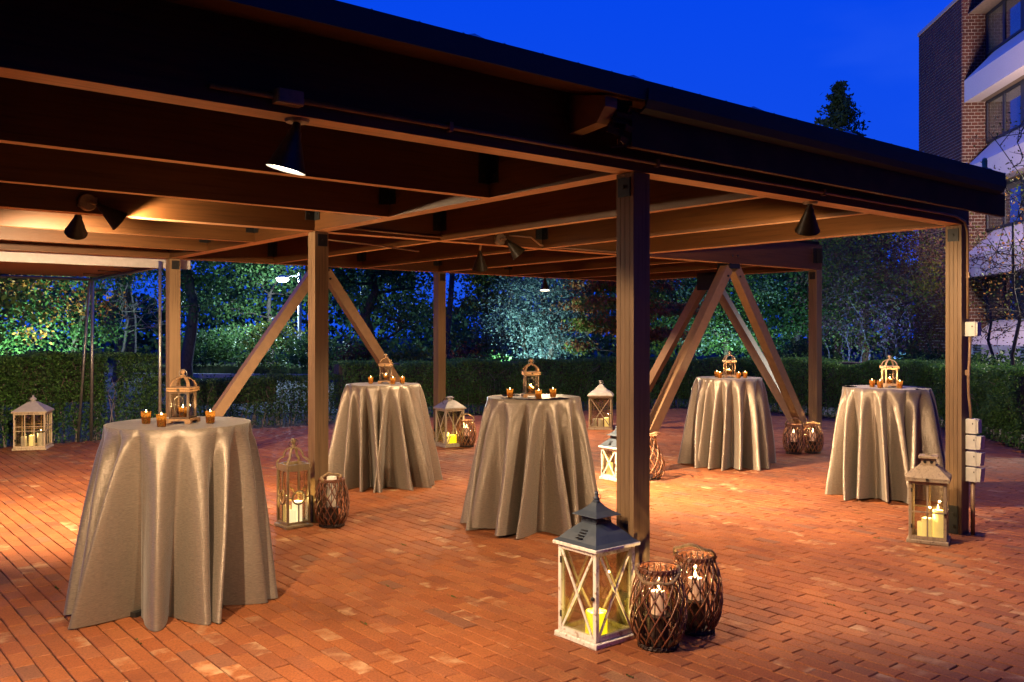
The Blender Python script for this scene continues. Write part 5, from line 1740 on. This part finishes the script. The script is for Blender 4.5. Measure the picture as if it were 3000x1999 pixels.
tree('bare_tree', 'bare leaning tree in the sky gap beside the rear centre post', D(1285, 26), [(0.7, -0.5, 4.6, 1.2, 1.3), (0.9, -0.6, 3.2, 0.6, 0.5)], 0.07, 130, 34, ('leaf_green_dark',), 5.2, 0.11, 28, (0.55, -0.4), twiggy=3)
tree('yellow_tree', 'yellow-green tree left of the silver shrub', D(1425, 23.0), [(0, 0, 2.6, 0.75, 0.8), (-0.15, 0.1, 3.6, 0.8, 0.8), (0.45, -0.3, 1.7, 0.75, 0.6), (-0.25, 0.2, 1.35, 0.55, 0.4), (0, 0, 4.8, 1.2, 0.9)], 0.125, 9000, 130, ('leaf_green_yellow', 'leaf_green_yellow', 'leaf_green_mid'), 2.8, 0.08, 29, clump_r=0.28)
tree('silver_tree', 'silver-leaved tree lit cyan behind the centre hedge', D(1590, 21.6), [(-0.55, 0.4, 1.75, 0.75, 0.65), (0.0, 0, 2.5, 1.0, 0.9), (0.55, -0.4, 1.75, 0.8, 0.65), (-0.1, 0, 1.35, 0.9, 0.5), (0.1, 0, 3.8, 1.25, 0.9)], 0.068, 26000, 300, ('leaf_silver',), 2.0, 0.09, 30, clump_r=0.27, stems=3)
tree('dogwood_tree', 'rust red dogwood with tiered branches behind the front post', D(1810, 20.9), [(-0.8, 0.55, 1.25, 0.50, 0.13), (-0.3, 0.2, 1.75, 0.95, 0.14), (-0.2, 0.1, 2.2, 1.1, 0.15), (0.5, -0.35, 1.55, 0.9, 0.16), (0.1, 0, 2.75, 1.25, 0.18), (0.8, -0.6, 2.1, 0.9, 0.16), (0, 0, 3.4, 1.2, 0.2)], 0.11, 10500, 190, ('leaf_rust', 'leaf_rust', 'leaf_green_yellow'), 2.4, 0.07, 31, (0.1, 0), clump_r=0.17, droop=1, bark='bark')
tree('weeping_tree', 'grey-green weeping tree between the V braces', D(2130, 23.5), [(0, 0, 2.9, 1.1, 1.0), (0.1, 0, 1.6, 1.0, 0.6), (-0.5, 0.4, 2.0, 0.8, 0.8)], 0.10, 10000, 140, ('leaf_silver', 'leaf_green_dark', 'leaf_green_mid'), 2.4, 0.10, 32, clump_r=0.32)
tree('broadleaf_tree', 'dark olive tree behind the left brace of the V', D(1985, 25.5), [(0, 0, 2.7, 1.3, 1.1), (0.3, 0, 4.4, 1.5, 1.1), (-0.3, 0, 1.5, 1.0, 0.5)], 0.13, 8000, 120, ('leaf_green_dark', 'leaf_green_yellow'), 2.6, 0.11, 33, clump_r=0.34)
tree('broadleaf_tree', 'dark green tree behind the back post with lantern pair', D(2340, 25.5), [(0, 0, 2.6, 1.5, 1.2), (-0.6, 0.5, 1.8, 1.1, 0.7), (0.4, 0, 4.3, 1.6, 1.2)], 0.13, 11000, 150, ('leaf_green_dark', 'leaf_green_mid'), 2.6, 0.12, 34, clump_r=0.36)
tree('round_shrub', 'clipped round dark shrub left of the back post', D(2352, 20.2), [(0, 0, 0.95, 0.52, 0.50)], 0.06, 3600, 60, ('leaf_green_dark',), 0.6, 0.04, 35, cat='shrub', clump_r=0.13)
for k, (u, dd, lab, sd) in enumerate(((2470, 23.4, 'purplish twiggy shrub just right of the back post', 36), (2600, 22.4, 'purplish shrub with blue-lit stems behind the far right table', 37), (2725, 23.6, 'purplish twiggy shrub against the brick wall', 38))):
    tree('crape_myrtle', lab, D(u, dd), [(0, 0, 1.9, 0.95, 0.75), (-0.3, 0.2, 2.9, 1.0, 0.8), (0.3, -0.2, 1.5, 0.8, 0.5), (0.1, 0, 3.9, 1.1, 0.8)], 0.095, 3600, 170, ('leaf_purple', 'leaf_purple', 'leaf_green_yellow'), 1.7, 0.030, sd, cat='shrub', bark='bark', clump_r=0.26, stems=4, twiggy=3, group='purplish shrubs before the building')
tree('broadleaf_tree', 'tall dark tree behind the purplish shrubs', D(2530, 30), [(0, 0, 3.0, 1.9, 1.4), (0.4, 0, 5.2, 1.6, 1.1), (-0.9, 0.6, 1.7, 1.2, 0.7)], 0.18, 5200, 90, ('leaf_green_dark',), 3.4, 0.16, 39, clump_r=0.4)
YEL = lambda c, r_: 0
tree('young_tree', 'twiggy young tree with few yellow leaves at the right edge', D(2985, 16.5), [(0, 0, 2.2, 0.7, 0.7), (-0.1, 0.1, 3.3, 0.75, 0.6), (0.1, 0, 4.4, 0.8, 0.7), (0, 0, 5.3, 0.55, 0.4)], 0.075, 620, 75, ('leaf_green_yellow', 'leaf_orange'), 3.6, 0.040, 40, (0.0, 0.1), bark='bark', clump_r=0.30, twiggy=4)
tree('young_tree', 'second bare young tree against the white band and windows', D(2900, 20.5), [(0, 0, 1.9, 0.8, 0.8), (0.2, 0, 3.0, 0.8, 0.7)], 0.07, 480, 60, ('leaf_orange', 'leaf_purple'), 2.2, 0.045, 41, bark='bark', clump_r=0.30, twiggy=4)
for k, (u, dd, rx, rz, mt, lab) in enumerate((
        (560, 36, 1.3, 0.75, ('leaf_green_dark', 'leaf_green_mid'), 'low blue-green bush on the bank across the lane'),
        (700, 37, 1.2, 0.9, ('leaf_green_mid',), 'leafy bush on the bank left of the lamp pole'),
        (810, 35, 1.3, 0.95, ('leaf_green_mid', 'leaf_green_yellow'), 'bright green bush at the foot of the lamp pole'),
        (930, 33, 1.0, 0.7, ('leaf_green_mid',), 'green bush right of the lamp pole'),
        (1060, 27, 0.9, 0.7, ('leaf_purple', 'leaf_green_mid'), 'purple and green bush above the centre hedge'),
        (1200, 24.5, 0.7, 0.6, ('leaf_green_yellow', 'leaf_green_mid'), 'yellow-green bush beside the rear centre post'),
        (1375, 21.5, 0.55, 0.5, ('leaf_purple', 'leaf_rust'), 'dark red bush under the yellow-green tree'),
        (1440, 20.7, 0.45, 0.40, ('leaf_green_mid',), 'vivid green low bush under the silver tree'),
        (2700, 20.5, 0.6, 0.45, ('leaf_green_dark',), 'dark low bush behind the right hedge by the wall'),
        (2930, 17.5, 0.8, 0.5, ('leaf_green_dark',), 'dark low bush under the bare young trees at right'))):
    tree('bush', lab, D(u, dd), [(0, 0, 0.2 + rz * 0.9, rx, rz)], 0.10 + dd * 0.0015, 2600, 48, mt, 0.5, 0.03, 60 + k, cat='bush', clump_r=0.22)

# spruce far behind the roof
sp = thing('spruce_tree', 'dark spruce standing alone against the blue sky above the roof', 'tree', D(2456, 46))
tk = MB(); tk.tube([(0, 0, -0.1), (0, 0, 8), (0, 0, 14.2)], [0.28, 0.16, 0.02], 8); tk.build('trunk', M['bark'], sp, smooth=True)
mb = MB()
r_ = random.Random(50)
for k in range(620):
    t = r_.random() ** 0.75
    z = 14.4 - t * 11.5
    L = (0.30 + t * 5.6) * r_.uniform(0.45, 1.0)
    if r_.random() < 0.06: L *= 1.35
    a_ = r_.uniform(0, 2 * pi)
    for s in range(11):
        q = (s + 0.5) / 11
        base = Vector((cos(a_) * L * q, sin(a_) * L * q, z - 0.16 * L * q + 0.28 * L * q * q))
        for h in range(3):
            leaf_quad(mb, base + Vector((r_.gauss(0, 0.10 + 0.05 * t), r_.gauss(0, 0.10 + 0.05 * t), r_.gauss(-0.05, 0.08))), 0.24, r_, None, 0, 0.45)
mb.build('crown', M['leaf_green_dark'], sp)

# verge grass
M['grass'] = leafm('grass_blades', [(0.05, 0.09, 0.03), (0.09, 0.12, 0.05), (0.12, 0.11, 0.06)], 0.2, 0.7)
mb = MB()
for k in range(9000):
    p_ = D(r_.uniform(350, 1100), r_.uniform(33.8, 39), 0)
    h = r_.uniform(0.08, 0.3)
    mb.add([p_ + Vector((-0.03, 0, -0.07)), p_ + Vector((0.03, 0.01, -0.07)), p_ + Vector((r_.uniform(-0.08, 0.08), r_.uniform(-0.08, 0.08), h))], [(0, 1, 2)])
tag(mb.build('verge_grass', M['grass']), 'rough grass on the bank across the lane', None, None, 'stuff')

# ================================================================== STREET LAMP AND GARDEN FLOODLIGHTS
COOL = (0.62, 0.86, 1.0)
lp = D(878, 38)
zl = zat(817, 38)
sl_ = thing('street_lamp', 'slim car park lamp post with dazzling bluish white head', 'street lamp', lp)
M['pole'] = plain('lamp_pole_metal', (0.40, 0.42, 0.44), 0.45, 0.3)
mb = MB(); mb.lathe([(0.12, -0.08), (0.12, 0.1), (0.085, 0.12), (0.075, zl + 0.25)], 10); mb.build('pole', M['pole'], sl_, smooth=True, angle=40)
left = Vector((-CYW, SY, 0))
mb = MB(); mb.bar(Vector((0, 0, zl + 0.12)), left * 0.62 + Vector((0, 0, zl + 0.12)), 0.06, 0.06, (0, 0, 1)); mb.build('arm', M['pole'], sl_)
mb = MB(); mb.lathe([(0.10, 0.14), (0.22, 0.08), (0.24, 0.02), (0.22, 0.0)], 16, left * 0.72 + Vector((0, 0, zl + 0.02))); hd = mb.build('head', M['pole'], sl_, smooth=True)
mb = MB(); mb.lathe([(0.03, -0.17), (0.14, -0.155), (0.24, -0.09), (0.27, -0.01), (0.24, 0.02)], 16, left * 0.72 + Vector((0, 0, zl + 0.018))); mb.build('lens', emit('street_lamp_lens', (0.80, 0.95, 1.0), 28), hd, smooth=True)
light('POINT', sl_, left * 0.72 + Vector((0, 0, zl - 0.34)), 3600, COOL, 0.15, name='street_lamp_glow')

def flood(label, loc, target, watts, colour, angle=95):
    o = thing('floodlight', label, 'floodlight', loc, 0, 'garden floodlights hidden behind the hedge')
    q = (Vector(target) - Vector(loc)).normalized().to_track_quat('-Z', 'Y')
    mb = MB()
    mb.lathe([(0.03, 0.06), (0.055, 0.02), (0.06, -0.06)], 12)
    h = mb.build('housing', M['steel'], o, smooth=True)
    h.rotation_mode = 'QUATERNION'
    h.rotation_quaternion = q
    mb = MB(); mb.lathe([(0.001, -0.052), (0.054, -0.052)], 12, caps=False); mb.build('lens', emit('flood_lens', colour, 6), h)
    light('SPOT', h, (0, 0, -0.07), watts, colour, 0.03, angle=R(angle), blend=0.6, name='flood_beam')
    st = MB(); st.tube([(0, 0, -0.02), (0, 0, -loc[2])], 0.012, 6); st.build('stake', M['steel'], o)
    return o
def F(u, d, z): 
    return D(u, d, z)
flood('floodlight aimed up into the maple', F(70, 15.7, 0.35), F(120, 17.4, 2.2), 1100, (0.55, 1.0, 0.80))
flood('floodlight aimed up into the silver tree', F(1470, 19.7, 0.40), F(1570, 21.6, 1.75), 1000, (0.60, 1.0, 0.98))
flood('floodlight aimed up into the weeping tree', F(2120, 21.4, 0.35), F(2130, 23.5, 1.8), 600, (0.55, 1.0, 0.80))
flood('floodlight aimed up into the dark tree right of the back post', F(2440, 20.6, 0.35), F(2400, 25, 1.7), 320, (0.4, 1.0, 0.55))
flood('blue floodlight at the stems of the purplish shrubs', F(2610, 20.2, 0.30), F(2610, 23, 1.4), 1500, (0.16, 0.24, 1.0))
# warm lamp of the drive at the right, outside the frame, that lights the building
rl = D(3400, 17)
s_r = thing('street_lamp', 'lamp post of the drive in front of the hotel building', 'street lamp', rl)
mb = MB(); mb.lathe([(0.12, -0.08), (0.12, 0.1), (0.085, 0.12), (0.07, 6.0)], 10); mb.build('pole', M['pole'], s_r, smooth=True, angle=40)
mb = MB(); mb.lathe([(0.10, 6.25), (0.24, 6.12), (0.24, 6.05)], 14); hd = mb.build('head', M['pole'], s_r, smooth=True)
mb = MB(); mb.lathe([(0.06, 5.93), (0.16, 5.97), (0.21, 6.05)], 14, caps=False); mb.build('lens', emit('drive_lamp_lens', (1.0, 0.75, 0.55), 12), hd, smooth=True)
q_ = (Vector((D(2930, 27).x, D(2930, 27).y, 7.2)) - Vector((rl.x, rl.y, 5.85))).normalized().to_track_quat('-Z', 'Y')
lo_ = light('SPOT', s_r, (0, 0, 5.85), 10500, (1.0, 0.70, 0.58), 0.7, angle=R(95), blend=0.7, name='drive_lamp_glow')
lo_.rotation_mode = 'QUATERNION'
lo_.rotation_quaternion = q_
q_ = (Vector((D(2800, 15.8).x, D(2800, 15.8).y, 0.4)) - Vector((rl.x, rl.y, 5.8))).normalized().to_track_quat('-Z', 'Y')
lo_ = light('SPOT', s_r, (0, 0, 5.80), 5500, (1.0, 0.92, 0.70), 0.15, angle=R(66), blend=0.5, name='hedge_fill_beam')  # second beam added to brighten the right hedge
lo_.rotation_mode = 'QUATERNION'
lo_.rotation_quaternion = q_
